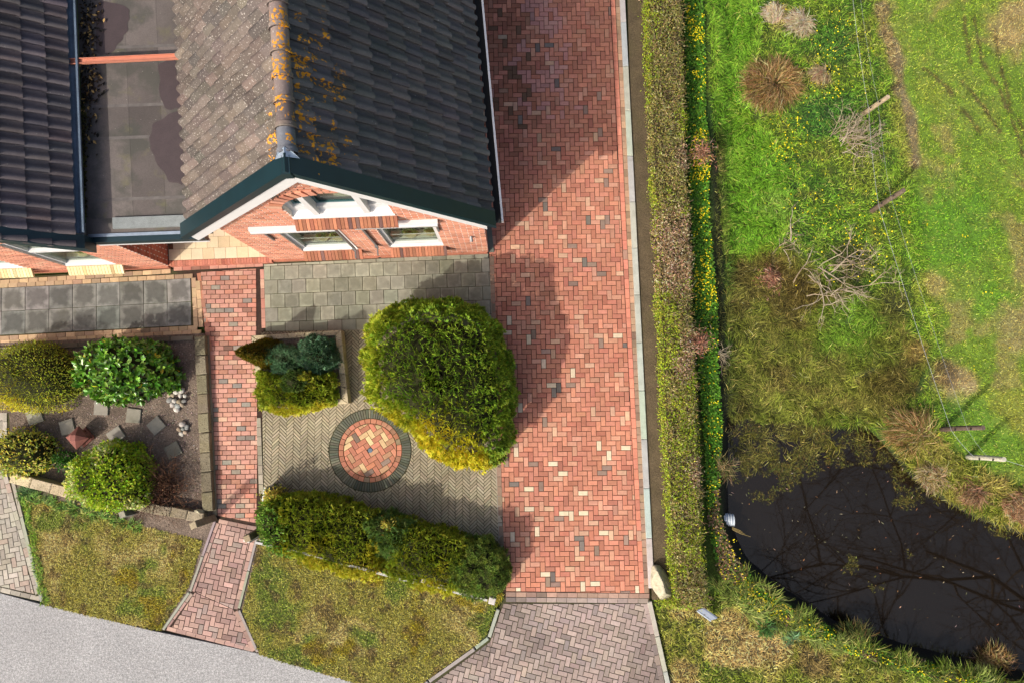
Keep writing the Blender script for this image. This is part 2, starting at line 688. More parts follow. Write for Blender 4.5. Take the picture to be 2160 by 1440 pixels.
REED = PP([(1525, 540), (1640, 520), (1720, 590), (1860, 650), (1930, 760), (1890, 900), (1840, 905), (1700, 890), (1600, 905), (1530, 900)], -0.4)
LUSH = PP([(1482, -60), (1610, -60), (1588, 130), (1575, 250), (1640, 330), (1668, 450), (1640, 520), (1525, 540), (1505, 300)], -0.25)
CELAN = PP([(1440, -60), (1478, -60), (1484, 250), (1492, 320), (1490, 450), (1508, 640), (1512, 800), (1520, 900), (1512, 1080), (1545, 1170), (1600, 1235), (1690, 1295), (1820, 1350),
            (1980, 1400), (2160, 1438), (2200, 1440), (2200, 1456), (1970, 1425), (1800, 1375), (1670, 1320), (1560, 1265), (1510, 1200), (1490, 1100), (1480, 900), (1465, 700), (1455, 500), (1448, 350)], -0.15)
TRACKS = [PP(t) for t in (
    [(1952, 144), (2001, 183), (2035, 235), (2081, 294), (2127, 352), (2175, 400)],
    [(2032, 171), (2075, 220), (2111, 275)],
    [(2050, -20), (2060, 58), (2072, 128), (2108, 177), (2135, 240)],
    [(2102, 60), (2111, 122), (2127, 183), (2139, 260), (2157, 321), (2175, 380)],
    [(2030, -10), (2038, 76), (2050, 128)],
    [(2120, 210), (2150, 250), (2180, 330)])]
MUD = PP([(1858, 10), (1868, 60), (1890, 120), (1902, 190), (1925, 240), (1932, 340)])


def meadow(x, y):
    """base colour of the wild ground east of the hedge (unit: shown value in full sun)"""
    x = np.asarray(x, float)
    y = np.asarray(y, float)
    c = np.zeros(x.shape + (3,))

    def mix(m, col):
        nonlocal c
        c = c * (1 - m[..., None]) + np.array(col, float) * m[..., None]

    n1 = fbm(x, y, 0.9, 21)
    n2 = fbm(x, y, 0.3, 31)
    mix(np.ones(x.shape), (120, 156, 54))
    mix(sstep(n1, 0.46, 0.66), (82, 128, 46))
    mix(sstep(fbm(x, y, 0.45, 23), 0.54, 0.68) * 0.8, (128, 176, 56))
    mix(sstep(n2, 0.55, 0.75) * 0.7, (138, 150, 70))
    field = sstep(x - (8.0 + (6 - y) * 0.10), 0.0, 0.9)
    mix(field, (126, 158, 54))
    mix(field * sstep(fbm(x, y, 0.5, 41), 0.46, 0.66) * 0.8, (166, 156, 98))
    mix(field * sstep(fbm(x, y, 1.3, 44), 0.5, 0.62) * 0.7, (126, 162, 56))
    lu = sstep(sdist(x, y, LUSH), -0.12, 0.2)
    mix(lu, (94, 144, 44))
    mix(lu * sstep(fbm(x, y, 0.5, 26), 0.48, 0.66) * 0.7, (120, 172, 62))
    reed = sstep(sdist(x, y, REED) + (n2 - 0.5) * 0.5, -0.1, 0.25)
    mix(reed, (104, 116, 50))
    mix(reed * sstep(fbm(x, y, 0.5, 57), 0.50, 0.66) * 0.8, (136, 152, 66))
    mix(reed * sstep(fbm(x, y, 0.6, 51), 0.48, 0.7) * 0.65, (96, 84, 52))
    mix(reed * sstep(fbm(x, y, 0.25, 53), 0.55, 0.7) * 0.5, (150, 146, 86))
    mix(reed * blob(x, y, 1790, 690, 75, z=-0.3), (112, 156, 56))
    for px, py, r, col in ((1645, 95, 40, (128, 176, 62)), (1665, 310, 40, (126, 172, 54)), (1700, 250, 45, (96, 150, 60)), (1640, 45, 34, (190, 166, 124)),
                           (1690, 65, 26, (190, 166, 124)), (1725, 165, 24, (186, 164, 122)), (1750, 480, 80, (108, 154, 48)), (1640, 440, 40, (110, 150, 64)),
                           (2000, 480, 110, (106, 160, 46)), (2090, 640, 60, (112, 162, 48)), (1965, 600, 30, (180, 164, 106)), (1930, 740, 30, (150, 130, 84)),
                           (2010, 810, 45, (196, 174, 128)), (1985, 785, 35, (120, 104, 78)), (2080, 900, 70, (118, 164, 54)), (1990, 870, 40, (96, 142, 46)),
                           (2130, 60, 70, (178, 156, 110)), (2140, 690, 60, (172, 160, 108)), (2155, 580, 40, (166, 158, 100)), (1790, 560, 50, (84, 90, 50)),
                           (1690, 610, 45, (96, 86, 50)), (1880, 640, 40, (96, 100, 54)), (1960, 200, 40, (140, 160, 60)), (1650, 560, 35, (100, 86, 54)),
                           (2130, 860, 60, (158, 166, 72)), (1760, 100, 50, (78, 124, 52)), (1750, 240, 60, (74, 126, 54)), (1800, 380, 55, (124, 146, 58))):
        mix(blob(x, y, px, py, r, z=-0.1) * 0.85, col)
    mix((1 - sstep(dist_line(x, y, MUD) + (n2 - 0.5) * 0.25, 0.05, 0.22)) * 0.85, (156, 136, 112))
    for t in TRACKS:
        d = dist_line(x, y, t) + (fbm(x, y, 0.12, 61) - 0.5) * 0.10
        mix((1 - sstep(d, 0.01, 0.07)) * 0.7 * sstep(fbm(x, y, 0.3, 63), 0.3, 0.5), (98, 84, 56))
    # verge in front, south of the hedge and the pond
    sv = P(1400, 1262)[1]
    verge = sstep(sv - y + (n2 - 0.5) * 0.4, -0.1, 0.3) * sstep(5.6 + (-5.0 - y) * 1.2 - x, -0.6, 0.6)
    verge = np.maximum(verge, sstep(sv - y, 0.0, 0.4) * (x < 8))
    mix(verge, (120, 132, 56))
    mix(verge * sstep(fbm(x, y, 0.7, 71), 0.54, 0.70), (180, 160, 108))
    mix(verge * sstep(fbm(x, y, 0.5, 75), 0.56, 0.68), (112, 134, 50))
    mix(blob(x, y, 1600, 1370, 60) * 0.7, (196, 170, 122))
    mix(blob(x, y, 1720, 1400, 40) * 0.8, (122, 104, 76))
    cel = sstep(sdist(x, y, CELAN), -0.08, 0.08)
    mix(cel, (84, 124, 44))
    bank = sstep(sdist(x, y, DITCH), -0.05, 0.08) * (1 - sstep(sdist(x, y, DITCH), 0.12, 0.4)) * (x < P(1560, 600)[0]) * (y > -4) * (1 - sstep(y, 5.2, 6.4))
    mix(bank * 0.8, (64, 66, 38))
    mix(sstep(sdist(x, y, POND), -0.05, 0.15), (40, 34, 24))
    return c


def ground_sheet():
    fine_x = np.arange(3.0, 12.6, 0.05)
    xs = np.concatenate([[-600, -200, -70, -30], np.arange(-16, 3.0, 1.0), fine_x, [14, 18, 30, 70, 200, 600]])
    ys = np.concatenate([[-600, -200, -70, -30, -14, -9], np.arange(-7.5, 10.5, 0.05), [12, 16, 30, 70, 200, 600]])
    X, Y = np.meshgrid(xs, ys)
    Z = gz(X, Y)
    far = sstep(np.hypot(X, Y), 20, 45)
    Z = Z * (1 - far) - 0.1 * far
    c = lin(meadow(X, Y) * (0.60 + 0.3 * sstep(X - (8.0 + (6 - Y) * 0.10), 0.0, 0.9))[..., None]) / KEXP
    V = np.stack([X, Y, Z], -1).reshape(-1, 3)
    nx, ny = len(xs), len(ys)
    i = np.arange(ny - 1)[:, None] * nx + np.arange(nx - 1)[None]
    F = np.stack([i, i + 1, i + nx + 1, i + nx], -1).reshape(-1, 4)
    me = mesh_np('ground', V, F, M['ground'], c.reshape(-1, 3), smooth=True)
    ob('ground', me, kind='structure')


ground_sheet()


def sheet(name, poly, z, mat, parent=None, sub=0, bumpy=0.0, colfn=None, **kw):
    """flat paved or earth sheet with short skirt"""
    poly = np.asarray(poly, float)
    area = np.sum(poly[:, 0] * np.roll(poly[:, 1], -1) - np.roll(poly[:, 0], -1) * poly[:, 1])
    if area < 0:
        poly = poly[::-1]
    b = MB()
    b.prism(poly, z - 0.12, z)
    return b.build(name, mat, parent, **kw)


# ------------------------------------------------------------------ brick laying
def clip_half(poly, p, n):
    """keep the side where (q-p).n >= 0"""
    out = []
    m = len(poly)
    for i in range(m):
        a, b = poly[i], poly[(i + 1) % m]
        da = (a[0] - p[0]) * n[0] + (a[1] - p[1]) * n[1]
        db = (b[0] - p[0]) * n[0] + (b[1] - p[1]) * n[1]
        if da >= 0:
            out.append(a)
        if (da >= 0) != (db >= 0):
            t = da / (da - db)
            out.append((a[0] + (b[0] - a[0]) * t, a[1] + (b[1] - a[1]) * t))
    return out


def halfplanes(poly, inset=0.004):
    poly = np.asarray(poly, float)
    area = np.sum(poly[:, 0] * np.roll(poly[:, 1], -1) - np.roll(poly[:, 0], -1) * poly[:, 1])
    if area < 0:
        poly = poly[::-1]
    hp = []
    for i in range(len(poly)):
        a, b = poly[i], poly[(i + 1) % len(poly)]
        d = (b - a) / np.hypot(*(b - a))
        n = np.array([-d[1], d[0]])
        hp.append((a + n * inset, n))
    return hp


def parea(p):
    p = np.asarray(p)
    return 0.5 * abs(np.sum(p[:, 0] * np.roll(p[:, 1], -1) - np.roll(p[:, 0], -1) * p[:, 1]))


def rect(cx, cy, ang, L, W):
    c, s = math.cos(ang), math.sin(ang)
    return [(cx + c * a - s * b, cy + s * a + c * b) for a, b in ((-L / 2, -W / 2), (L / 2, -W / 2), (L / 2, W / 2), (-L / 2, W / 2))]


def herring(poly, ang, pitch, n, org=(0, 0)):
    """all bricks (cx, cy, angle) of an n:1 herringbone covering the polygon"""
    c, s = math.cos(ang), math.sin(ang)
    q = np.array(poly) - np.array(org)
    lx = (q[:, 0] * c + q[:, 1] * s) / pitch
    ly = (-q[:, 0] * s + q[:, 1] * c) / pitch
    out = []
    for i in range(int(lx.min()) - n - 1, int(lx.max()) + n + 2):
        for j in range(int(ly.min()) - n - 1, int(ly.max()) + n + 2):
            m = (i - j) % (2 * n)
            if m == 0:
                u, v, a = (i + n / 2), j + 0.5, 0
            elif m == 2 * n - 1:
                u, v, a = i + 0.5, j + n / 2, math.pi / 2
            else:
                continue
            u *= pitch
            v *= pitch
            out.append((org[0] + c * u - s * v, org[1] + s * u + c * v, ang + a))
    return out


def runbond(poly, ang, L, W, org=(0, 0)):
    c, s = math.cos(ang), math.sin(ang)
    q = np.array(poly) - np.array(org)
    lx = (q[:, 0] * c + q[:, 1] * s) / L
    ly = (-q[:, 0] * s + q[:, 1] * c) / W
    out = []
    for j in range(int(ly.min()) - 1, int(ly.max()) + 2):
        for i in range(int(lx.min()) - 1, int(lx.max()) + 2):
            u = (i + 0.5 + 0.5 * (j % 2)) * L
            v = (j + 0.5) * W
            out.append((org[0] + c * u - s * v, org[1] + s * u + c * v, ang))
    return out


def row(p0, p1, L, W, start=0.0):
    p0 = np.asarray(p0, float)[:2]
    p1 = np.asarray(p1, float)[:2]
    d = p1 - p0
    ln = np.hypot(*d)
    n = max(1, int(round(ln / L)))
    a = math.atan2(d[1], d[0])
    return [(*(p0 + d * ((k + 0.5) / n)), a) for k in range(n)], ln / n


_brick_mesh = {}


def brick_mesh(L, W, h, bevel, mat):
    k = (round(L, 4), round(W, 4), h, bevel, mat.name)
    if k not in _brick_mesh:
        b = MB()
        b.prism(rect(0, 0, 0, L, W), -h, 0, bevel=bevel)
        _brick_mesh[k] = b.mesh('brick', mat)
    return _brick_mesh[k]


def in_view(x, y):
    d = y * _s + HCAM * _c
    px = 1080 + FPX * x / d
    py = 720 - FPX * (y * _c - HCAM * _s) / d
    return -5 < px < 2165 and -5 < py < 1445


def lay(parent, bricks, L, W, joint, region, colfn, mat, z=0.0, nmax=300, name='brick', bevel=0.006, jit=0.003, exclude=None, h=0.03, rest='cut_bricks', tiltj=0.012):
    """whole bricks become parts (the nearest nmax), cut ones and the rest one joined part"""
    hps = halfplanes(region) if region is not None else []
    whole, cut = [], []
    for (cx, cy, a) in bricks:
        r = rect(cx, cy, a, L - joint, W - joint)
        if exclude is not None:
            ex, ey, er = exclude
            d = math.hypot(cx - ex, cy - ey)
            if d < er - 0.02:
                if min(math.hypot(q[0] - ex, q[1] - ey) for q in r) >= 0 and max(math.hypot(q[0] - ex, q[1] - ey) for q in r) < er:
                    continue
        ok = True
        for p, n in hps:
            if any((q[0] - p[0]) * n[0] + (q[1] - p[1]) * n[1] < 0 for q in r):
                ok = False
                break
        ex_cut = False
        if exclude is not None:
            if min(math.hypot(q[0] - ex, q[1] - ey) for q in r + [(cx, cy)]) < er + 0.004:
                ok = False
                ex_cut = True
        if ok:
            whole.append((cx, cy, a))
            continue
        q = r
        for p, n in hps:
            q = clip_half(q, p, n)
            if len(q) < 3:
                break
        if len(q) >= 3 and ex_cut:
            m = np.mean(np.array(q), 0)
            dv = np.array([m[0] - ex, m[1] - ey])
            dv /= np.hypot(*dv) + 1e-9
            q = clip_half(q, (ex + dv[0] * (er + 0.004), ey + dv[1] * (er + 0.004)), dv)
        if len(q) >= 3 and parea(q) > 0.0004:
            cut.append((q, colfn(cx, cy)))
    whole.sort(key=lambda t: (not in_view(t[0], t[1]), math.hypot(t[0] * 0.6, t[1] + 0.5)))
    me = brick_mesh(L - joint, W - joint, h, bevel, mat)
    for cx, cy, a in whole[:nmax]:
        if random.random() < 0.5:
            a += math.pi
        ob(name, me, parent, (cx, cy, z + random.uniform(-jit, jit)),
           (random.gauss(0, tiltj), random.gauss(0, tiltj), a + random.gauss(0, 0.006)), color=colfn(cx, cy))
    b = MB()
    for cx, cy, a in whole[nmax:]:
        b.prism(rect(cx + random.gauss(0, 0.0008), cy + random.gauss(0, 0.0008), a + random.gauss(0, 0.006), L - joint, W - joint), z - h, z + random.uniform(-jit, jit), colfn(cx, cy), bevel)
    for q, c in cut:
        b.prism(q, z - h, z + random.uniform(-jit, jit), c, min(bevel, 0.004))
    if b.v:
        o = b.build(rest, mat, parent)
        o['kind'] = 'stuff'


def pick(*opts):
    """(weight, (r,g,b), spread)"""
    r = random.random() * sum(o[0] for o in opts)
    for wt, c, sp in opts:
        r -= wt
        if r <= 0:
            break
    k = 1 + random.gauss(0, sp)
    return A(*[min(255, max(0, q * k + random.gauss(0, 1.3))) for q in c])


def ntest(x, y, s, seed):
    return float(fbm(x, y, s, seed))


# ---- driveway
DW_L0, DW_L1 = P(1041, 540), P(1067, 1245)
DW_R0, DW_R1 = P(1287, 0), P(1349, 1247)
dw_top = 10.2
dw_right_top = (DW_R0 + (DW_R0 - DW_R1) * 0.13)[:2]
DW = np.array([P(1067, 1246)[:2], P(1349, 1250)[:2], dw_right_top, (-1.30, 10.3), (-0.52, 3.2), P(1041, 540)[:2]])
WALLDIR = (-0.78, 7.1)
DW = np.array([DW[0], DW[1], DW[2], (-0.86, 10.3)])
base_poly = np.array([P(1062, 1262)[:2], P(1372, 1262)[:2], (P(1320, 0) + (P(1320, 0) - P(1373, 1250)) * 0.13)[:2], (-1.08, 10.3), (-0.5, 3.25), P(1030, 537)[:2]])
driveway = sheet('driveway', base_poly, -0.012, M['joint'], kind='structure')


def dw_col(x, y):
    # soiled corner beside the house, whitish bloom beside it
    near = float(sstep(y, 4.6, 7.5)) * float(1 - sstep(x + (ntest(x, y, 0.8, 3) - 0.5) * 1.2, -0.2, 0.9))
    bloom = float(sstep(y, 5.8, 7.3)) * math.exp(-((x - 0.65) / 0.5) ** 2) * (ntest(x, y, 0.5, 9) > 0.42)
    south = float(sstep(y, 3.5, -4.5))
    c = pick((62 - 6 * south, (210, 142, 115), 0.045), (18, (197, 128, 104), 0.045), (12, (216, 158, 130), 0.04), (2.2, (158, 132, 116), 0.07), (1.0, (134, 124, 114), 0.06),
             (0.8 + 3 * south, (240, 218, 184), 0.03), (2.5 + 2 * south, (222, 178, 146), 0.04))
    if random.random() < near * 0.85:
        c = c * 0.55 + A(140, 96, 66) * 0.30
    if random.random() < near * 0.09:
        c = A(122, 94, 72)
    if random.random() < bloom * 0.75:
        c = c * 0.55 + A(220, 170, 165) * 0.45
    return c


lay(driveway, herring(DW, math.radians(0.9), 0.1025, 2, (0.02, 0.01)), 0.205, 0.1025, 0.0095, DW, dw_col, M['paver'], bevel=0.006)
# two columns of border bricks along the kerb, and the strip beside patio and tiles
for (a0, a1, b0, b1, kind) in ((1288, 1297.5, 1350, 1359, 0), (1298, 1308, 1359.5, 1369, 1)):
    p0, p1 = P((a0 + a1) / 2, 0), P((b0 + b1) / 2, 1250)
    p0 = p0 + (p0 - p1) * 0.12
    r, L = row(p1, p0, 0.21 if kind == 0 else 0.155, 0.1)
    lay(driveway, r, L, 0.1, 0.006, None, (lambda x, y: pick((85, (226, 146, 120), 0.05), (9, (190, 150, 130), 0.06), (4, (136, 122, 114), 0.08))) if kind == 0 else
        (lambda x, y: pick((70, (196, 158, 128) if y > 2 else (168, 138, 116), 0.07), (20, (176, 146, 118), 0.08))), M['paver'], nmax=70, rest='border_bricks')
r, L = row(P(1037, 541), P(1058, 1150), 0.2, 0.1)
lay(driveway, r, L, 0.1, 0.006, None, lambda x, y: pick((60, (160, 134, 112), 0.07), (20, (140, 124, 104), 0.08)), M['paver'], nmax=90, rest='border_bricks', z=0.006)
r, L = row(P(1067, 1252.5), P(1370, 1256), 0.21, 0.1)
lay(driveway, r, L, 0.1, 0.006, None, lambda x, y: pick((60, (178, 146, 128), 0.06), (20, (160, 136, 122), 0.08)), M['paver'], nmax=30, rest='border_bricks')

# ---- kerb on the east side
kerb = thing('kerb', None, None, P(1340, 620), kind='structure')


def kerb_row(p0, p1, L, W, z0, z1, colr, parent=kerb, name='kerbstone', bevel=0.012, mat='concrete', gap=0.006):
    r, l = row(p0, p1, L, W)
    for cx, cy, a in r:
        b = MB()
        b.prism(rect(0, 0, a, l - gap, W), z0, z1 + random.uniform(-0.004, 0.004), A(*[q * (1 + random.gauss(0, 0.03)) for q in colr]), bevel)
        ob(name, b.mesh(name, M[mat]), parent, (cx, cy, 0))


p0, p1 = P(1313, 0, 0.05), P(1374.5, 1240, 0.05)
kerb_row(p1, p0 + (p0 - p1) * 0.12, 0.99, 0.115, -0.1, 0.05, (194, 198, 192))

# ---- apron at the street
AP = np.array([P(1067, 1258)[:2], P(1369, 1260)[:2], P(1412, 1460)[:2], P(1420, 1500)[:2], P(820, 1500)[:2], P(905, 1437)[:2], P(1005, 1368)[:2], P(1032, 1343)[:2], P(1050, 1285)[:2]])
apron = sheet('street_apron', AP, -0.010, M['moss_joint'], kind='structure')


def ap_col(x, y):
    d = ntest(x, y, 0.7, 77)
    k = 1 - 0.28 * float(sstep(d, 0.48, 0.62))
    return pick((70, (176, 157, 147), 0.05), (14, (164, 149, 141), 0.06), (8, (186, 166, 152), 0.05)) * k


apr = [(P(1067, 1263.5), P(1368, 1266.5))]
APi = np.array([P(1062, 1272)[:2], P(1358, 1272)[:2], P(1398, 1460)[:2], P(1404, 1500)[:2], P(835, 1500)[:2], P(1034, 1352)[:2]])
for APr, nm_ in ((np.array([P(1062, 1272)[:2], P(1358, 1272)[:2], P(1406, 1500)[:2], P(1034, 1500)[:2], P(1034, 1352)[:2]]), 300),
                 (np.array([P(1034, 1352)[:2], P(1034, 1500)[:2], P(835, 1500)[:2]]), 0)):
    lay(apron, herring(APi, math.radians(-14), 0.1025, 2, (0.3, -4.2)), 0.205, 0.1025, 0.011, APr, ap_col, M['paver'], nmax=nm_)
r, L = row(*apr[0], 0.21, 0.1)
lay(apron, r, L, 0.1, 0.006, None, ap_col, M['paver'], nmax=30, rest='border_bricks')
r, L = row(P(1362, 1272), P(1408, 1490), 0.205, 0.1)
lay(apron, r, L, 0.1, 0.006, None, ap_col, M['paver'], nmax=30, rest='border_bricks')
kerb2 = thing('apron_edging', None, None, P(1395, 1360), kind='structure')
kerb_row(P(1370, 1268, 0.02), P(1420, 1490, 0.02), 0.75, 0.09, -0.1, 0.02, (190, 188, 180), kerb2)
for a, b in (((1051, 1284), (1032, 1343)), ((1030, 1345), (1003, 1366)), ((1001, 1368), (905, 1436)), ((903, 1438), (830, 1496))):
    kerb_row(P(*a, 0.02), P(*b, 0.02), 0.8, 0.07, -0.1, 0.02, (176, 172, 162), kerb2)

# ---- street
RE = [(-260, 1195), (0, 1250), (85, 1273), (205, 1301), (320, 1329), (440, 1354), (540, 1376), (650, 1410), (745, 1437), (840, 1467), (1060, 1482), (1440, 1496), (2600, 1620)]
road = sheet('street', np.vstack([PP(RE), [(40, -60), (-60, -60)], PP([(-1500, 900)])]), 0.004, M['asphalt'], kind='structure')

# ---- brick path to the porch (running bond) and its lower herringbone part
PU = np.array([P(458, 1087)[:2], P(547, 1104)[:2], P(549, 1040)[:2], P(545, 960)[:2], P(556, 560)[:2], P(417, 572)[:2]])
path = sheet('garden_path', np.array([P(450, 1090)[:2], P(549, 1108)[:2], P(551, 1040)[:2], P(560, 555)[:2], P(360, 568)[:2], P(408, 590)[:2], P(436, 720)[:2]]), -0.012, M['joint'], kind='structure')


def path_col(x, y):
    if ntest(x, y, 0.5, 15) > 0.63:
        return pick((50, (196, 134, 114), 0.06), (30, (164, 122, 106), 0.07))
    return pick((74, (210, 156, 136), 0.045), (8, (166, 154, 138), 0.06), (5, (152, 144, 134), 0.05), (8, (206, 146, 122), 0.05), (6, (218, 176, 150), 0.04))


PUc = np.array([P(459, 1087)[:2], P(544, 1103)[:2], P(541, 960)[:2], P(548, 566)[:2], P(424, 575)[:2], P(440, 760)[:2]])
lay(path, runbond(PUc, math.radians(1.2), 0.195, 0.1, (-6, 0.02)), 0.195, 0.1, 0.010, np.array([P(459, 1087)[:2], P(544, 1103)[:2], P(543, 960)[:2], P(548, 566)[:2], P(423, 574)[:2]]), path_col, M['paver'])
r, L = row(P(552.5, 568), P(556, 692), 0.2, 0.09)
lay(path, r, L, 0.09, 0.006, None, path_col, M['paver'], nmax=30, rest='border_bricks')
r, L = row(P(366, 567.5), P(555, 558), 0.2, 0.09)
lay(path, r, L, 0.09, 0.006, None, path_col, M['paver'], nmax=30, rest='border_bricks')
r, L = row(P(419, 576), P(447, 760), 0.2, 0.09)
lay(path, r, L, 0.09, 0.006, None, lambda x, y: pick((60, (204, 140, 110), 0.06), (20, (180, 130, 104), 0.08)), M['paver'], nmax=30, rest='border_bricks')

PL = [P(459, 1096)[:2], P(541, 1114)[:2], P(541, 1140)[:2], P(501, 1284)[:2], P(541, 1374)[:2], P(346, 1325)[:2], P(404, 1246)[:2]]
lower = sheet('street_path', np.array([P(455, 1090)[:2], P(546, 1108)[:2], P(546, 1140)[:2], P(506, 1284)[:2], P(545, 1376)[:2], P(342, 1328)[:2], P(399, 1246)[:2]]), -0.010, M['joint'], kind='structure')


def lp_col(x, y):
    k = 1 - 0.25 * float(sstep(ntest(x, y, 0.25, 19), 0.5, 0.65))
    return pick((70, (190, 156, 142), 0.05), (20, (178, 146, 134), 0.06), (10, (172, 152, 140), 0.05)) * k


reg1 = np.array([P(464, 1103)[:2], P(532, 1119)[:2], P(492, 1284)[:2], P(411, 1248)[:2]])
reg2 = np.array([P(411, 1248)[:2], P(492, 1284)[:2], P(528, 1366)[:2], P(362, 1322)[:2]])
hb = herring(np.vstack([reg1, reg2]), math.radians(-11), 0.1025, 2, (-5.8, -4))
for rg in (reg1, reg2):
    lay(lower, hb, 0.205, 0.1025, 0.010, rg, lp_col, M['paver'], nmax=150)
for a, b in (((461, 1098), (541, 1114)), ((459, 1102), (406, 1246)), ((537, 1122), (497, 1284)), ((404, 1250), (351, 1322)), ((497, 1288), (535, 1372)), ((352, 1324), (535, 1370))):
    r, L = row(P(*a), P(*b), 0.2, 0.09)
    lay(lower, r, L, 0.09, 0.006, None, lp_col, M['paver'], nmax=30, rest='border_bricks')
edg = thing('path_edging', None, None, P(400, 1250), kind='structure')
for a, b in (((453, 1098), (401, 1246)), ((399, 1248), (344, 1327)), ((544, 1124), (504, 1282)), ((504, 1286), (543, 1374))):
    kerb_row(P(*a, 0.02), P(*b, 0.02), 0.9, 0.05, -0.1, 0.025, (170, 164, 152), edg, 'edging_slab')

# ---- grey square tiles under the gable
TG = np.array([P(560, 697)[:2], P(1040, 668)[:2], P(1031, 540)[:2], P(556, 566)[:2]])
terrace = sheet('tile_terrace', np.array([P(556, 700)[:2], P(1046, 690)[:2], P(1034, 528)[:2], P(554, 552)[:2]]), -0.012, M['moss_joint'], kind='structure')


def tg_col(x, y):
    k = 1 + 0.22 * float(sstep(ntest(x, y, 0.8, 25), 0.42, 0.6)) - 0.1
    return pick((1, (158, 157, 138), 0.04),) * k


TGc = np.array([P(560, 699)[:2], P(1041, 692)[:2], P(1031, 534)[:2], P(556, 558)[:2]])
lay(terrace, runbond(TGc, math.radians(2.1), 0.302, 0.302, tuple(P(556, 562)[:2])), 0.302, 0.302, 0.009, TGc, tg_col, M['tile_paver'], name='paving_tile', nmax=120, rest='cut_tiles', bevel=0.006)

# ---- dark half-metre slabs in front of the neighbour house, with brick borders
slabs = sheet('slab_terrace', np.array([P(-120, 718)[:2], P(424, 690)[:2], P(416, 570)[:2], P(360, 567)[:2], P(-120, 592)[:2]]), -0.014, M['moss_joint'], kind='structure')


def sl_col(x, y):
    k = 1 - 0.30 * float(sstep(ntest(x, y, 0.9, 33), 0.4, 0.6))
    return pick((1, (150, 150, 144), 0.03),) * k


o0, o1 = P(402, 587), P(-100, 613)
dv = (o1 - o0)[:2] / np.hypot(*(o1 - o0)[:2])
nv = np.array([-dv[1], dv[0]])
if nv[1] > 0:
    nv = -nv
sl = []
for i in range(11):
    for j in range(2):
        q = o0[:2] + dv * (0.505 * (i + 0.5)) + nv * (0.505 * (j + 0.5))
        sl.append((q[0], q[1], math.atan2(dv[1], dv[0])))
lay(slabs, sl, 0.505, 0.505, 0.008, None, sl_col, M['slab'], name='paving_slab', bevel=0.006, jit=0.002)


def yb_col(x, y):
    return pick((60, (206, 176, 138), 0.06), (25, (190, 160, 128), 0.07), (10, (176, 150, 122), 0.06))


for a, b, st in (((-100, 602), (360, 572), 0), ((-100, 596 + 12), (407, 582), 1), ((-100, 719), (416, 691), 0), ((-100, 728), (424, 700), 0), ((408, 586), (413, 690), 0), ((417, 592), (424, 690), 1)):
    r, L = row(P(*a), P(*b), 0.2, 0.1)
    lay(slabs, r, L, 0.1, 0.006, None, yb_col if st == 0 else yb_col, M['paver'], nmax=40, rest='border_bricks', z=0.002 if st else 0.0)

# ---- herringbone patio of narrow clinkers with the round inlay
CC = P(781, 949)
PT = np.array([P(556, 1046)[:2], P(1054, 1170)[:2], P(1047, 686)[:2], P(550, 700)[:2]])
patio = sheet('clinker_patio', np.array([P(546, 1060)[:2], P(1056, 1185)[:2], P(1046, 690)[:2], P(548, 698)[:2]]), -0.014, M['moss_joint'], kind='structure')


def pt_col(x, y):
    k = 1 - 0.16 * float(sstep(ntest(x, y, 1.0, 37), 0.45, 0.6))
    return pick((60, (182, 170, 142), 0.03), (25, (174, 162, 135), 0.03), (15, (190, 178, 150), 0.03)) * k


lay(patio, herring(PT, math.radians(45), 0.0525, 4, (0.03, 0.0)), 0.21, 0.0525, 0.010, PT, pt_col, M['paver'], exclude=(CC[0], CC[1], 0.865), bevel=0.004)
# strip of small setts left and right of it
for a, b in (((545, 880), (551, 1040)), ((1050, 985), (1057, 1160))):
    r, L = row(P(*a), P(*b), 0.2, 0.1)
    lay(patio, r, L, 0.1, 0.006, None, lambda x, y: pick((1, (170, 160, 140), 0.06),), M['paver'], nmax=20, rest='border_bricks', z=0.002)
inlay = ob('round_inlay', None, None, CC, kind='structure')


def ring(r0, r1, n, colfn, gap, name, z=0.002, jitL=0.0):
    b0 = 0.0
    for k in range(n):
        a0 = 2 * math.pi * k / n
        a1 = 2 * math.pi * (k + 1) / n
        g0, g1 = gap / r0 / 2, gap / r1 / 2
        ply = [(r0 * math.cos(a0 + g0), r0 * math.sin(a0 + g0)), (r1 * math.cos(a0 + g1), r1 * math.sin(a0 + g1)), (r1 * math.cos((a0 + a1) / 2), r1 * math.sin((a0 + a1) / 2)),
               (r1 * math.cos(a1 - g1), r1 * math.sin(a1 - g1)), (r0 * math.cos(a1 - g0), r0 * math.sin(a1 - g0)), (r0 * math.cos((a0 + a1) / 2), r0 * math.sin((a0 + a1) / 2))]
        b = MB()
        b.prism(ply, -0.03, random.uniform(-0.002, 0.002), bevel=0.004)
        ob(name, b.mesh(name, M['paver']), inlay, (CC[0], CC[1], z), color=colfn())


ring(0.672, 0.852, 92, lambda: pick((60, (112, 112, 94), 0.06), (30, (100, 104, 90), 0.08), (10, (128, 124, 104), 0.06)), 0.010, 'brick')
ring(0.565, 0.660, 32, lambda: pick((60, (200, 134, 106), 0.06), (20, (186, 136, 108), 0.06), (10, (150, 132, 104), 0.06)), 0.009, 'brick')
b = MB()
cpoly = [(CC[0] + 0.555 * math.cos(t), CC[1] + 0.555 * math.sin(t)) for t in np.linspace(0, 2 * math.pi, 41)[:-1]]
HB = herring(np.array(cpoly), math.radians(33), 0.1025, 2, (CC[0] + 0.05, CC[1] - 0.0))


def in_col(x, y):
    return pick((62, (204, 136, 108), 0.06), (16, (226, 194, 146), 0.05), (12, (206, 162, 124), 0.05), (6, (150, 128, 112), 0.06))


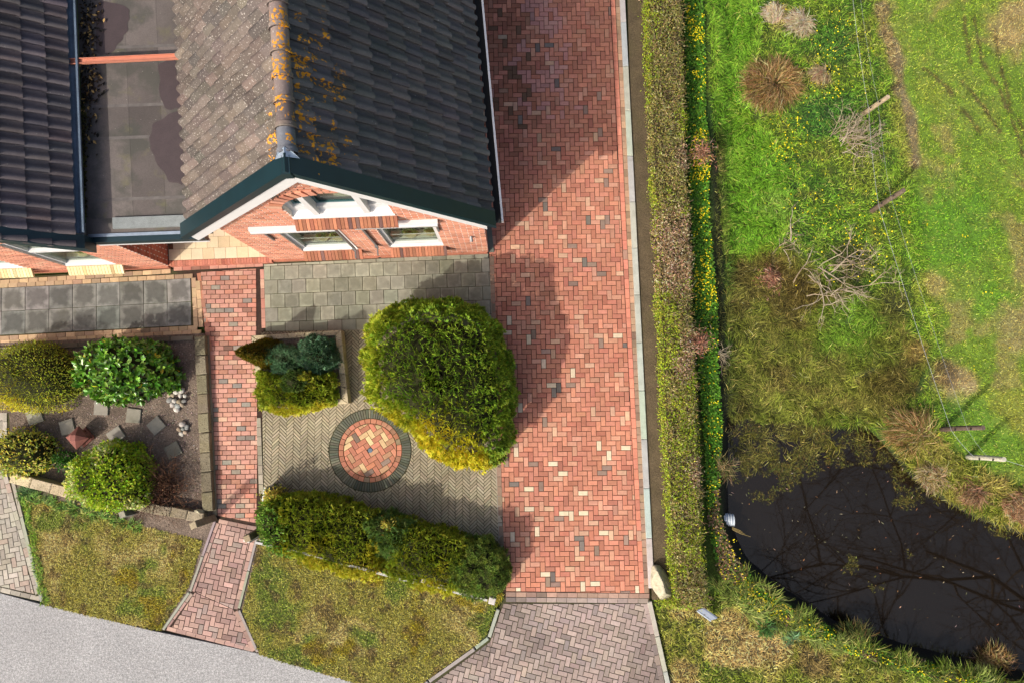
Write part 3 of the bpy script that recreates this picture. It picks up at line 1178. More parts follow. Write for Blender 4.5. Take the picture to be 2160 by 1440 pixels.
hole = [h for h in HB if math.hypot(h[0] - CC[0], h[1] - CC[1]) < 0.045]
lay(inlay, [h for h in HB if h not in hole], 0.205, 0.1025, 0.007, np.array(cpoly), in_col, M['paver'], z=0.002, exclude=(CC[0], CC[1], 0.052))
b = MB()
b.prism([(0.05 * math.cos(t), 0.05 * math.sin(t)) for t in np.linspace(0, 2 * math.pi, 9)[:-1]], -0.03, 0.003, A(116, 134, 152), 0.004)
ob('centre_stone', b.mesh('centre_stone', M['grey_paver']), inlay, (CC[0], CC[1], 0.002))

# ---- grey path on the far west
GP = np.array([P(88, 1264)[:2], P(-150, 1213)[:2], P(-150, 860)[:2], P(10, 866)[:2], P(18, 1000)[:2]])
wpath = sheet('neighbour_path', np.array([P(96, 1270)[:2], P(-150, 1218)[:2], P(-150, 850)[:2], P(18, 860)[:2], P(32, 1010)[:2]]), -0.012, M['moss_joint'], kind='structure')


def wp_col(x, y):
    return pick((60, (186, 178, 162), 0.05), (25, (172, 164, 148), 0.06), (10, (186, 166, 150), 0.05))


GPi = np.array([P(72, 1252)[:2], P(-140, 1205)[:2], P(-140, 990)[:2], P(4, 990)[:2]])
lay(wpath, herring(GPi, math.radians(12), 0.1025, 2, (-10, -3)), 0.205, 0.1025, 0.009, GPi, wp_col, M['paver'])
GPt = np.array([P(2, 985)[:2], P(-140, 985)[:2], P(-140, 862)[:2], P(8, 868)[:2]])
lay(wpath, runbond(GPt, math.radians(92), 0.205, 0.1025, (-10, -3)), 0.205, 0.1025, 0.009, GPt, wp_col, M['paver'], nmax=40)
for a, b in (((10, 1000), (79, 1252)), ((-100, 1219), (84, 1262)), ((10, 868), (10, 990))):
    r, L = row(P(*a), P(*b), 0.2, 0.1)
    lay(wpath, r, L, 0.1, 0.006, None, wp_col, M['paver'], nmax=30, rest='border_bricks', z=0.002)
kerb3 = thing('neighbour_path_edging', None, None, P(60, 1130), kind='structure')
kerb_row(P(23, 1000, 0.03), P(88, 1268, 0.03), 0.9, 0.07, -0.1, 0.03, (178, 174, 164), kerb3)

# ---- soil bed, soil strip, lawns
bed = sheet('flower_bed_soil', np.array([P(-40, 725)[:2], P(432, 703)[:2], P(456, 1092)[:2], P(440, 1140)[:2], P(300, 1110)[:2], P(30, 1040)[:2], P(20, 870)[:2], P(-40, 870)[:2]]), 0.012, M['soil'], kind='structure')
strip = sheet('soil_strip', np.vstack([PP([(1322, -60), (1362, -60), (1378, 360), (1392, 700), (1412, 1000), (1424, 1262), (1376, 1264), (1349, 720), (1334, 360)])]), 0.006, M['strip_soil'], kind='structure')
LAWN1 = PP([(50, 1046), (150, 1062), (300, 1108), (428, 1140), (398, 1236), (338, 1328), (205, 1301), (92, 1274)])
LAWN2 = PP([(546, 1146), (552, 1050), (800, 1110), (1054, 1176), (1062, 1262), (1046, 1278), (1026, 1340), (1000, 1362), (884, 1444), (800, 1490), (745, 1438), (548, 1380), (512, 1286)])


def lawn_col(x, y, seed):
    c = np.zeros(np.shape(x) + (3,))

    def mix(m, col):
        nonlocal c
        c = c * (1 - m[..., None]) + np.array(col, float) * m[..., None]
    mix(np.ones(np.shape(x)), (146, 144, 70))
    mix(sstep(fbm(x, y, 0.8, seed), 0.46, 0.70), (180, 164, 106))
    mix(sstep(fbm(x, y, 0.6, seed + 5), 0.5, 0.7), (112, 132, 54))
    mix(sstep(fbm(x, y, 0.5, seed + 9), 0.57, 0.7), (138, 128, 36))
    mix(sstep(fbm(x, y, 0.22, seed + 11), 0.58, 0.7) * 0.6, (96, 80, 56))
    return c


def lawn(name, poly, seed):
    lo, hi = poly.min(0), poly.max(0)
    xs = np.arange(lo[0], hi[0] + 0.06, 0.03)
    ys = np.arange(lo[1], hi[1] + 0.03, 0.03)
    X, Y = np.meshgrid(xs, ys)
    ins = sdist(X, Y, poly) > -0.02
    Z = 0.012 + (fbm(X, Y, 0.4, 3) - 0.5) * 0.02
    c = lin(lawn_col(X, Y, seed) * 0.82) / KEXP
    nx, ny = len(xs), len(ys)
    i = np.arange(ny - 1)[:, None] * nx + np.arange(nx - 1)[None]
    F = np.stack([i, i + 1, i + nx + 1, i + nx], -1).reshape(-1, 4)
    keep = ins.reshape(-1)[F].all(1)
    me = mesh_np(name, np.stack([X, Y, Z], -1).reshape(-1, 3), F[keep], M['ground'], c.reshape(-1, 3), smooth=True)
    return ob(name, me, kind='structure')


lawn('front_lawn', LAWN1, 101)
lawn('front_lawn', LAWN2, 202)
sheet('bare_margin', np.vstack([PP([(448, 1096), (456, 1096), (403, 1247), (346, 1328), (330, 1326), (392, 1234), (426, 1136)])]), 0.002, M['soil'], kind='structure')
sheet('bare_margin', np.vstack([PP([(546, 1120), (556, 1150), (520, 1286), (556, 1384), (545, 1378), (508, 1284)])]), 0.002, M['soil'], kind='structure')
sheet('bare_margin', np.vstack([PP([(1046, 1276), (1024, 1342), (998, 1362), (884, 1444), (872, 1440), (990, 1352), (1014, 1330), (1030, 1276)])]), 0.002, M['soil'], kind='structure')

# ------------------------------------------------------------------ the houses
FZ = 2.62
HO = np.array([-0.51, 3.22])
UA, VA = math.radians(2.2), math.radians(95.2)
HU = np.array([math.cos(UA), math.sin(UA)])
HV = np.array([math.cos(VA), math.sin(VA)])
HNR = np.array([HV[1], -HV[0]])


def HP(a, b, z):
    p = HO + HU * a + HV * b
    return (p[0], p[1], z)


RA, RZ = -2.37, 6.09          # ridge of the gabled house
EA_R, EA_L, EZ = 0.17, -5.10, 2.98
LB = -0.05                   # front wall plane of the neighbour house
house = thing('brick_house', 'gabled brick house with dark green verge boards and an attic window above two sun blinds', 'house', HP(-2.4, 0, 0))
nhouse = thing('brick_house', 'neighbouring brick house cut off at the left edge, pale yellow brick window sills', 'house', HP(-8.5, LB, 0))
link = thing('flat_roof_link', 'flat bitumen roofed porch building between the two tiled brick houses', 'building', HP(-5.8, 0, 0))


def brick_face(mb, a0, a1, z0, z1, plane, holes=(), gable=None, axis='a', colset=None, proud=0.006):
    """bricks of one wall face; axis 'a' runs along the front, 'b' runs into the depth"""
    course, L = 0.0625, 0.22
    k = 0
    z = z0
    while z < z1:
        za, zb = z + 0.006, z + course - 0.006
        ivs = [(a0, a1)]
        if gable:
            zm = zb
            lo, hi = gable(zm)
            ivs = [(max(a0, lo), min(a1, hi))]
        for h0, h1, hz0, hz1 in holes:
            if hz0 < zb and hz1 > za:
                n = []
                for s0, s1 in ivs:
                    if h0 > s0:
                        n.append((s0, min(s1, h0)))
                    if h1 < s1:
                        n.append((max(s0, h1), s1))
                ivs = n
        for s0, s1 in ivs:
            i = math.floor((s0 - a0) / L) - 1
            while True:
                b0 = a0 + (i + 0.5 * (k % 2)) * L
                i += 1
                if b0 >= s1:
                    break
                c0, c1 = max(b0 + 0.011, s0), min(b0 + L - 0.011, s1)
                if c1 - c0 < 0.02:
                    continue
                col = colset()
                if axis == 'a':
                    f = plane - proud
                    mb.add([(c0, plane, za), (c1, plane, za), (c1, plane, zb), (c0, plane, zb), (c0, f, za), (c1, f, za), (c1, f, zb), (c0, f, zb)],
                           [(4, 5, 6, 7), (0, 1, 5, 4), (1, 2, 6, 5), (2, 3, 7, 6), (3, 0, 4, 7)], col)
                else:
                    f = plane + proud
                    mb.add([(plane, c0, za), (plane, c1, za), (plane, c1, zb), (plane, c0, zb), (f, c0, za), (f, c1, za), (f, c1, zb), (f, c0, zb)],
                           [(4, 5, 6, 7), (0, 1, 5, 4), (1, 2, 6, 5), (2, 3, 7, 6), (3, 0, 4, 7)], col)
        z += course
        k += 1


def wb_col():
    return pick((80, (228, 160, 132), 0.06), (12, (210, 138, 110), 0.07), (8, (236, 182, 152), 0.04))


def wall_panel(mb, a0, a1, z0, z1, plane, thick, holes, gable_pts=None):
    """mortar-coloured wall with openings, built from strips between the openings"""
    zs = sorted({z0, z1} | {h[2] for h in holes} | {h[3] for h in holes})
    for k in range(len(zs) - 1):
        za, zb = zs[k], zs[k + 1]
        cuts = sorted([(h[0], h[1]) for h in holes if h[2] < (za + zb) / 2 < h[3]])
        x = a0
        for c0, c1 in cuts + [(a1, a1)]:
            if c0 > x + 1e-4:
                mb.box(x, c0, plane, plane + thick, za, zb)
            x = max(x, c1)


WIN = {'l': (-3.74, -2.62, 0.80, 2.55), 'r': (-1.96, -0.88, 0.83, 2.60), 'u': (-3.16, -1.48, 3.25, 4.55)}
WH = [WIN['l'], WIN['r'], WIN['u']]
GA0, GA1 = -4.62, 0.0
slope = (RZ - EZ) / (EA_R - RA)


def gab(z):
    """wall limits under the roof at height z"""
    if z < 2.75:
        return (GA0, GA1)
    d = (RZ - 0.22 - z) / slope
    return (RA - d, RA + d)


w_ = MB(HP)
wall_panel(w_, GA0, GA1, -0.1, 2.75, 0, 0.3, [h for h in WH[:2]])
# gable triangle in bands around the attic window
zz = [2.75, 3.0, 3.25, 3.6, 4.0, 4.45, 4.9, 5.3, 5.6]
for k in range(len(zz) - 1):
    l0, h0 = gab(zz[k] + 1e-3)
    l1, h1 = gab(zz[k + 1])
    l0, h0 = max(l0, GA0), min(h0, GA1)
    l1, h1 = max(l1, GA0), min(h1, GA1)
    za, zb = zz[k], zz[k + 1]
    u = WIN['u']
    if u[2] <= za < u[3]:
        spans = [((l0, l1), (u[0], u[0])), ((u[1], u[1]), (h0, h1))]
    else:
        spans = [((l0, l1), (h0, h1))]
    for (p0, p1), (q0, q1) in spans:
        if p0 >= q0:
            continue
        p1 = min(p1, q1)
        w_.hexa([(p0, 0, za), (q0, 0, za), (q0, 0.3, za), (p0, 0.3, za), (p1, 0, zb), (max(q1, p1 + 1e-3), 0, zb), (max(q1, p1 + 1e-3), 0.3, zb), (p1, 0.3, zb)])
w_.box(GA1 - 0.3, GA1 - 0.001, 0.302, 7.35, -0.1, 2.75)
w_.box(GA0 + 0.001, GA0 + 0.3, 0.302, 7.35, -0.1, 2.75)
w_.add([(GA0, 7.33, -0.1), (GA1, 7.33, -0.1), (GA1, 7.33, 2.75), (RA, 7.33, 5.7), (GA0, 7.33, 2.75)], [(4, 3, 2, 1, 0)])
w_.build('wall', M['mortar'], house)
fb = MB(HP)
brick_face(fb, GA0, GA1, 0.0, 5.5, 0.0, [(h[0] - 0.002, h[1] + 0.002, h[2], h[3]) for h in WH], gab, 'a', wb_col)
brick_face(fb, 0.002, 7.3, 0.0, 2.7, 0.0, (), None, 'b', wb_col)
brick_face(fb, 0.002, 1.24, 0.13, FZ - 0.26, GA0, (), None, 'b', wb_col, -0.006)
o = fb.build('facing_bricks', M['wall_brick'], house)
o['kind'] = 'stuff'
# projecting plinth of soldier bricks at the foot
pl = MB(HP)
pl.box(GA0 + 0.02, GA1 - 0.02, -0.035, -0.008, -0.02, 0.10)
pl.build('plinth', material('plinth_brick', A(196, 128, 102), rough=0.9, var=((6, 0.15), (40, 0.2))), house)
for a in (-3.3, -2.35, -1.95, -1.0):
    vm = MB(HP)
    vm.box(a, a + 0.05, -0.046, -0.036, 0.04, 0.10)
    vm.build('air_vent', M['dark'], house)
sc = MB(HP)
sc.tube([(-0.28, -0.01, 1.55), (-0.28, -0.11, 1.52)], 0.03, 0.03, 8)
sc.build('overflow_pipe', M['steel'], house)


def sill_bricks(win, a0, a1, z_top, plane, depth, drop, n, colfn):
    w0 = (a1 - a0) / n
    for k in range(n):
        x0, x1 = a0 + k * w0 + 0.004, a0 + (k + 1) * w0 - 0.004
        b = MB(HP)
        b.hexa([(x0, plane - depth, z_top - drop - 0.06), (x1, plane - depth, z_top - drop - 0.06), (x1, plane + 0.10, z_top - 0.06), (x0, plane + 0.10, z_top - 0.06),
                (x0, plane - depth, z_top - drop), (x1, plane - depth, z_top - drop), (x1, plane + 0.10, z_top), (x0, plane + 0.10, z_top)], colfn())
        b.build('sill_brick', M['wall_brick'], win)


def frame_box(mb, a0, a1, z0, z1, b0, b1, wd, wb=None, wt=None):
    wb = wd if wb is None else wb
    wt = wd if wt is None else wt
    mb.box(a0, a0 + wd, b0, b1, z0, z1)
    mb.box(a1 - wd, a1, b0, b1, z0, z1)
    mb.box(a0 + wd, a1 - wd, b0, b1, z0, z0 + wb)
    mb.box(a0 + wd, a1 - wd, b0, b1, z1 - wt, z1)


def brown():
    return pick((70, (176, 116, 88), 0.07), (22, (154, 98, 76), 0.08), (8, (118, 88, 82), 0.08))


def yell():
    return pick((70, (244, 224, 172), 0.04), (20, (228, 200, 146), 0.05), (10, (250, 232, 190), 0.03))


def room_things(parent, a0, a1, z0, b0, kind):
    """net curtain and the plants that stand behind the glass"""
    c = MB(HP)
    n = 14
    for k in range(n):
        x0 = a0 + (a1 - a0) * k / n
        x1 = a0 + (a1 - a0) * (k + 1) / n
        d0, d1 = 0.02 * (k % 2), 0.02 * ((k + 1) % 2)
        c.add([(x0, b0 + 0.20 + d0, z0), (x1, b0 + 0.20 + d1, z0), (x1, b0 + 0.20 + d1, z0 + 1.7), (x0, b0 + 0.20 + d0, z0 + 1.7)], [(0, 1, 2, 3)])
    c.add([(a0, b0 + 0.02, z0 + 0.01), (a1, b0 + 0.02, z0 + 0.01), (a1, b0 + 0.19, z0 + 0.01), (a0, b0 + 0.19, z0 + 0.01)], [(0, 1, 2, 3)])
    c.build('curtain', M['curtain'], parent)
    for ax, r in kind:
        g = MB(HP)
        for k in range(16):
            an = k / 16 * 6.28
            ln = r * random.uniform(0.7, 1.2)
            x, y = ax + math.cos(an) * ln, b0 + 0.09 + 0.35 * math.sin(an) * ln
            zc = z0 + 0.22
            px, py = -math.sin(an) * r * 0.3, math.cos(an) * r * 0.3
            g.add([(ax, b0 + 0.09, zc), (ax + (x - ax) * .6 + px, b0 + 0.09 + (y - b0 - .09) * .6 + py, zc + r * 0.7), (x, y, zc + r * 0.3), (ax + (x - ax) * .6 - px, b0 + 0.09 + (y - b0 - .09) * .6 - py, zc + r * 0.7)],
                  [(0, 1, 2, 3)], A(130, 150, 70))
        o = g.build('potted_plant', M['leaf'], parent)
        pm = MB(HP)
        pm.tube([(ax, b0 + 0.09, z0 + 0.02), (ax, b0 + 0.09, z0 + 0.2)], r * 0.5, r * 0.8, 10)
        pm.build('flower_pot', M['pot'], parent)


def small_window(parent, wn, plants):
    a0, a1, z0, z1 = wn
    f = MB(HP)
    frame_box(f, a0, a1, z0, z1, 0.05, 0.13, 0.075, 0.10)
    wi = f.build('window', M['white'], parent)
    s = MB(HP)
    s.hexa([(a0, 0.0, z0 - 0.004), (a1, 0.0, z0 - 0.004), (a1, 0.052, z0 - 0.004), (a0, 0.052, z0 - 0.004), (a0, 0.0, z0 + 0.03), (a1, 0.0, z0 + 0.03), (a1, 0.048, z0 + 0.09), (a0, 0.048, z0 + 0.09)])
    s.build('sill', M['white'], wi)
    p = MB(HP)
    p.box(a0 + 0.07, a1 - 0.07, 0.095, 0.103, z0 + 0.09, z1 - 0.07)
    p.build('pane', M['glass'], wi)
    r = MB(HP)
    r.box(a0 + 0.07, a1 - 0.07, 0.103, 0.112, z0 + 0.60, z0 + 0.63)
    r.build('glazing_bar', M['white'], wi)
    room_things(wi, a0 + 0.05, a1 - 0.05, z0 + 0.05, 0.14, plants)
    return wi


wl_ = small_window(house, WIN['l'], [(-3.25, 0.14), (-2.95, 0.16), (-2.78, 0.10)])
sill_bricks(wl_, WIN['l'][0] - 0.02, WIN['l'][1] + 0.06, 0.81, -0.006, 0.17, 0.15, 17, brown)
wr_ = small_window(house, WIN['r'], [(-1.5, 0.16), (-1.1, 0.12)])
sill_bricks(wr_, WIN['r'][0] - 0.02, WIN['r'][1] + 0.05, 0.84, -0.006, 0.17, 0.15, 18, brown)

# attic window: broad white frame, two deep mullions, dark sashes
a0, a1, z0, z1 = WIN['u']
f = MB(HP)
frame_box(f, a0, a1, z0 + 0.12, z1, 0.09, 0.20, 0.09, 0.22)
for m in (-2.74, -1.90):
    f.box(m - 0.05, m + 0.05, 0.0, 0.20, z0 + 0.14, z1 - 0.01)
wu = f.build('window', M['white'], house)
s = MB(HP)
s.hexa([(a0 - 0.02, -0.02, z0 + 0.0), (a1 + 0.02, -0.02, z0), (a1 + 0.02, 0.19, z0), (a0 - 0.02, 0.19, z0), (a0 - 0.02, -0.02, z0 + 0.05), (a1 + 0.02, -0.02, z0 + 0.05), (a1 + 0.02, 0.19, z0 + 0.24), (a0 - 0.02, 0.19, z0 + 0.24)])
s.build('sill', M['white'], wu)
for p0, p1 in ((a0 + 0.09, -2.79), (-2.69, -1.95), (-1.85, a1 - 0.09)):
    t = MB(HP)
    frame_box(t, p0, p1, z0 + 0.33, z1 - 0.09, 0.15, 0.19, 0.05)
    sa = t.build('sash', M['teal'], wu)
    t = MB(HP)
    t.box(p0 + 0.04, p1 - 0.04, 0.165, 0.172, z0 + 0.37, z1 - 0.13)
    t.build('pane', M['glass'], wu)
c = MB(HP)
c.add([(a0, 0.24, z0 + 0.1), (a1, 0.24, z0 + 0.1), (a1, 0.34, z1), (a0, 0.34, z1)], [(0, 1, 2, 3)])
c.build('curtain', M['curtain'], wu)
sill_bricks(wu, a0 - 0.03, a1 + 0.04, z0 + 0.005, -0.006, 0.17, 0.14, 27, brown)
# curved brick arch springing left of the attic window
for k in range(9):
    an = math.radians(100 + k * 9)
    cx, cz, r0, r1 = -2.32, 3.72, 0.86, 1.06
    b = MB(HP)
    d = 0.055
    q = [(cx + r * math.cos(an + s_ * d / r), cz + r * math.sin(an + s_ * d / r)) for r, s_ in ((r0, -1), (r1, -1), (r1, 1), (r0, 1))]
    b.hexa([(q[0][0], -0.03, q[0][1]), (q[1][0], -0.03, q[1][1]), (q[1][0], 0.0, q[1][1]), (q[0][0], 0.0, q[0][1]),
            (q[3][0], -0.03, q[3][1]), (q[2][0], -0.03, q[2][1]), (q[2][0], 0.0, q[2][1]), (q[3][0], 0.0, q[3][1])], wb_col())
    b.build('arch_brick', M['wall_brick'], house)

# sun blinds: cassettes and folding side arms
for (c0, c1, z, arms) in ((-4.10, -2.60, 2.80, ((-3.95, 0.75), (-2.66, 1.75))), (-2.26, -0.79, 2.86, ((-2.18, 1.65), (-0.84, 0.6)))):
    k = MB(HP)
    k.box(c0, c1, -0.085, -0.01, z - 0.05, z + 0.04)
    k.box(c0 + 0.01, c1 - 0.01, -0.115, -0.087, z - 0.07, z - 0.01)
    aw = k.build('sun_blind', M['white'], house)
    k = MB(HP)
    k.box(c0, c1, -0.116, -0.085, z - 0.09, z - 0.072)
    k.build('front_rail', M['steel'], aw)
    for ax, ln in arms:
        k = MB(HP)
        k.box(ax - 0.018, ax + 0.018, -0.05, -0.012, z - 0.12 - ln, z - 0.105)
        if ln > 1:
            k.box(ax - 0.012, ax + 0.012, -0.22, -0.052, z - 0.14 - ln, z - 0.11 - ln)
            k.box(ax - 0.03, ax + 0.03, -0.075, -0.045, z - 0.10 - ln, z + 0.02 - ln)
        k.build('side_arm', M['steel'], aw)

# roof body
rb = MB(HP)
for sgn, ea in ((1, EA_R), (-1, EA_L)):
    rb.hexa([(RA, -0.16, RZ - 0.16), (ea, -0.16, EZ - 0.10), (ea, 7.35, EZ - 0.10), (RA, 7.35, RZ - 0.16), (RA, -0.16, RZ - 0.02), (ea, -0.16, EZ - 0.03), (ea, 7.35, EZ - 0.03), (RA, 7.35, RZ - 0.02)][::1])
roof = rb.build('roof', M['dark'], house)

# roof tiles
TW, TG_, TL = 0.205, 0.352, 0.405


def tile_mesh():
    xs = [0.0, 0.020, 0.056, 0.092, 0.122, 0.158, 0.192, 0.214]
    zs = [0.020, -0.004, -0.012, 0.000, 0.040, 0.060, 0.056, 0.044]
    V, F = [], []
    n = len(xs)
    for y, dz in ((0, 0.0), (TL, 0.042)):
        V += [(x, y, z + dz) for x, z in zip(xs, zs)]
    V += [(x, TL, z + 0.042) for x, z in zip(xs, zs)]
    V += [(x, TL - 0.008, z + 0.004) for x, z in zip(xs, zs)]
    V += [(xs[-1], 0, zs[-1]), (xs[-1], TL, zs[-1] + 0.042), (xs[-1], TL, -0.0), (xs[-1], 0, -0.03)]
    V += [(xs[0], 0, zs[0]), (xs[0], TL, zs[0] + 0.042), (xs[0], TL, 0.0), (xs[0], 0, -0.03)]
    for i in range(n - 1):
        F.append((i, i + 1, n + i + 1, n + i))
        F.append((2 * n + i, 2 * n + i + 1, 3 * n + i + 1, 3 * n + i))
    F.append((4 * n, 4 * n + 3, 4 * n + 2, 4 * n + 1))
    F.append((4 * n + 4, 4 * n + 5, 4 * n + 6, 4 * n + 7))
    return V, F


TV, TF = tile_mesh()
tm = bpy.data.meshes.new('roof_tile')
tm.from_pydata(TV, [], TF)
setcol(tm, None, len(TV))
tm.materials.append(M['tile'])
tm.polygons.foreach_set('use_smooth', np.ones(len(tm.polygons), bool))
tm.update()


def tile_slope(parent, a_r, z_r, a_e, z_e, sgn, rows, b_start, b_len, nmax, colfn, gauge):
    """tiles from the eave up; sgn +1 slope faces east, -1 west"""
    n = HNR * sgn
    pitch = math.atan2(z_r - z_e, abs(a_e - a_r))
    down = Vector((n[0] * math.cos(pitch), n[1] * math.cos(pitch), -math.sin(pitch)))
    al = Vector((HV[0], HV[1], 0)) * sgn
    nor = al.cross(down)
    if nor.z < 0:
        nor = -nor
    items = []
    cols_n = int(b_len / TW)
    for r in range(rows):
        s = (r - 0.02) * gauge                # distance below the ridge
        dh = s * math.cos(pitch)
        base = Vector(HP(a_r + sgn * dh, b_start, z_r - s * math.sin(pitch)))
        for k in range(cols_n):
            kk = k if sgn > 0 else k + 1
            items.append((base + Vector((HV[0], HV[1], 0)) * (kk * TW), r, k))
    # x axis must run so that x cross y points up
    ex = al if (al.cross(down)).z > 0 else -al
    if ex.dot(Vector((HV[0], HV[1], 0))) < 0:
        off = Vector((0, 0, 0))
    else:
        off = Vector((0, 0, 0)) if sgn > 0 else Vector((HV[0], HV[1], 0)) * (-TW)
    R = Matrix((ex, down, ex.cross(down))).transposed()
    items.sort(key=lambda t: t[2])
    big = MB()
    cnt = 0
    for p, r, k in items:
        p = p + off + nor * random.uniform(-0.003, 0.005)
        col = colfn()
        rr = R @ Matrix.Rotation(random.gauss(0, 0.014), 3, 'Z') @ Matrix.Rotation(random.gauss(0, 0.010), 3, 'X')
        if cnt < nmax:
            o = ob('roof_tile', tm, parent, p, rr.to_euler(), color=col)
            cnt += 1
        else:
            big.add([tuple(p + rr @ Vector(v)) for v in TV], TF, col)
    if big.v:
        o = big.build('more_roof_tiles', M['tile'], parent, smooth=True)
        o['kind'] = 'stuff'


def t_col():
    return pick((70, (106, 95, 87), 0.07), (20, (94, 85, 79), 0.07), (10, (116, 103, 93), 0.06))


tile_slope(roof, RA, RZ, EA_R, EZ, 1, 11, 0.0, 7.2, 190, lambda: pick((70, (106, 101, 98), 0.06), (20, (96, 93, 92), 0.06), (10, (116, 109, 104), 0.05)), 0.358)
tile_slope(roof, RA, RZ, EA_L, EZ, -1, 11, 0.0, 7.2, 110, t_col, 0.360)

# ridge tiles
for k in range(22):
    b = MB()
    y0 = 0.05 + k * 0.335
    for (d0, d1, r) in ((0.0, 0.34, 0.118), (0.0, 0.07, 0.136), (0.0, 0.02, 0.144)):
        n = 9
        ring_ = []
        for d in (d0, d1):
            for i in range(n):
                an = math.radians(-8 + 196 * i / (n - 1))
                ring_.append((r * math.cos(an), d, r * 0.92 * math.sin(an)))
        F = [(i, i + 1, n + i + 1, n + i) for i in range(n - 1)]
        b.add(ring_, F, pick((60, (142, 126, 116), 0.05), (20, (128, 114, 106), 0.05)) if k else A(120, 122, 128))
        b.add([ring_[i] for i in range(n)] + [(q[0] * 0.86, q[1], q[2] * 0.86) for q in ring_[:n]], [(i, i + 1, n + i + 1, n + i) for i in range(n - 1)], A(90, 80, 76))
    ob('ridge_tile', b.mesh('ridge_tile', M['tile'], True), roof, HP(RA, y0, RZ + 0.0), (0, 0, VA - math.pi / 2 + random.gauss(0, 0.01)))
for k, (dx, s_) in enumerate(((-0.10, 1), (0.10, -1))):
    b = MB()
    b.add([(RA + dx * 1.6, -0.02, RZ + 0.02), (RA, -0.03, RZ + 0.145), (RA, 0.10, RZ + 0.14), (RA + dx, 0.04, RZ + 0.10)][::1], [(0, 1, 2, 3)])
    b.xf = None
    b.v = [HP(*v) for v in b.v]
    b.build('lead_flashing', M['lead'], roof)

# verge boards: dark cap along the tile edge, white board below
for sgn, ea in ((1, EA_R + 0.05), (-1, EA_L - 0.05)):
    sl_ = (RZ - EZ) / abs(ea - RA)
    for nm, b0, b1, zt, zb, mt in (('verge_board', -0.23, 0.02, 0.150, -0.03, 'green_board'), ('barge_board', -0.205, -0.16, -0.032, -0.36, 'white')):
        q = MB(HP)
        e_ = ea if nm == 'verge_board' else ea - sgn * 0.16
        ze = RZ - sl_ * abs(e_ - RA)
        p8 = [(RA, b0, RZ + zb), (e_, b0, ze + zb), (e_, b1, ze + zb), (RA, b1, RZ + zb), (RA, b0, RZ + zt), (e_, b0, ze + zt), (e_, b1, ze + zt), (RA, b1, RZ + zt)]
        if sgn < 0:
            p8 = [p8[i] for i in (1, 0, 3, 2, 5, 4, 7, 6)]
        q.hexa(p8)
        q.build(nm, M[mt], roof)
q = MB(HP)
q.box(RA - 0.05, RA + 0.05, -0.245, 0.0, RZ - 0.08, RZ + 0.11)
q.build('ridge_cap', M['green_board'], roof)
# east gutter with a white rim
q = MB(HP)
q.box(EA_R + 0.03, EA_R + 0.15, -0.10, 7.35, EZ - 0.16, EZ - 0.14)
q.box(EA_R + 0.03, EA_R + 0.04, -0.10, 7.35, EZ - 0.14, EZ - 0.04)
gt = q.build('gutter', M['dark'], roof)
q = MB(HP)
q.box(EA_R + 0.15, EA_R + 0.185, -0.10, 7.35, EZ - 0.16, EZ - 0.03)
q.build('gutter_rim', M['white'], gt)
q = MB(HP)
q.box(0.008, 0.12, 0.0, 7.3, -0.05, 0.03, )
q.build('wall_foot_slab', material('foot_concrete', A(120, 124, 112), rough=0.9, var=((6, 0.2),)), house)

# ---- flat roofed link
FZ = 2.62
q = MB(HP)
q.box(-7.05, -4.9, 0.02, 7.35, FZ - 0.25, FZ)
deck = q.build('roof_deck', M['bitumen'], link)
M['felt'] = material('felt_sheet', attr=True, rough=0.9, var=((1.8, 0.14), (60, 0.12)), bump=(150, 0.3, 0.004),
                     stain=((1.6, 0.48, 0.60, A(80, 82, 74), 0.6), (2.6, 0.57, 0.70, A(128, 124, 88), 0.5), (30, 0.71, 0.73, A(214, 208, 196), 0.7)))
cuts = (0.30, 0.64, 1.77, 2.37, 3.47, 4.57, 7.3)
for k in range(6):
    for j, (x0, x1) in enumerate(((-7.0, -6.2), (-6.2, -5.62), (-5.62, -4.95))):
        q = MB(HP)
        fk = random.uniform(0.78, 1.1)
        q.box(x0 + 0.0015, x1 - 0.0015, cuts[k] + 0.002, cuts[k + 1] - 0.002, FZ + 0.0005, FZ + 0.0035, A(*[v * fk for v in (124, 115, 110)]))
        q.build('felt_sheet', M['felt'], deck)
for k, b_ in enumerate((0.62, 1.75, 2.35, 3.45, 4.55)):
    q = MB(HP)
    q.box(-6.86, -4.95, b_ - 0.006 + 0.0, b_ + 0.05, FZ, FZ + 0.0065)
    q.build('sheet_seam', M['grit'] if k < 0 else material('seam', A(118, 112, 108), rough=0.9, var=((9, 0.2),)), deck)
q = MB(HP)
q.box(-6.55, -4.9, 0.10, 0.30, FZ, FZ + 0.05)
q.build('grit_upstand', M['grit'], link)
q = MB(HP)
q.box(-7.0, -4.9, -0.035, 0.02, FZ - 0.06, FZ + 0.03)
q.build('lead_edge', M['lead'], link)
q = MB(HP)
q.box(-7.0, -4.95, -0.13, -0.038, FZ - 0.16, FZ + 0.02)
q.build('fascia_board', M['green_board'], link)
q = MB(HP)
q.box(-7.0, -5.0, -0.105, -0.05, FZ - 0.34, FZ - 0.162)
q.build('lower_fascia', M['white'], link)
q = MB(HP)
q.box(-6.85, -4.62, 1.25, 1.35, 0.0, FZ - 0.25)
q.build('porch_wall', M['white'], link)


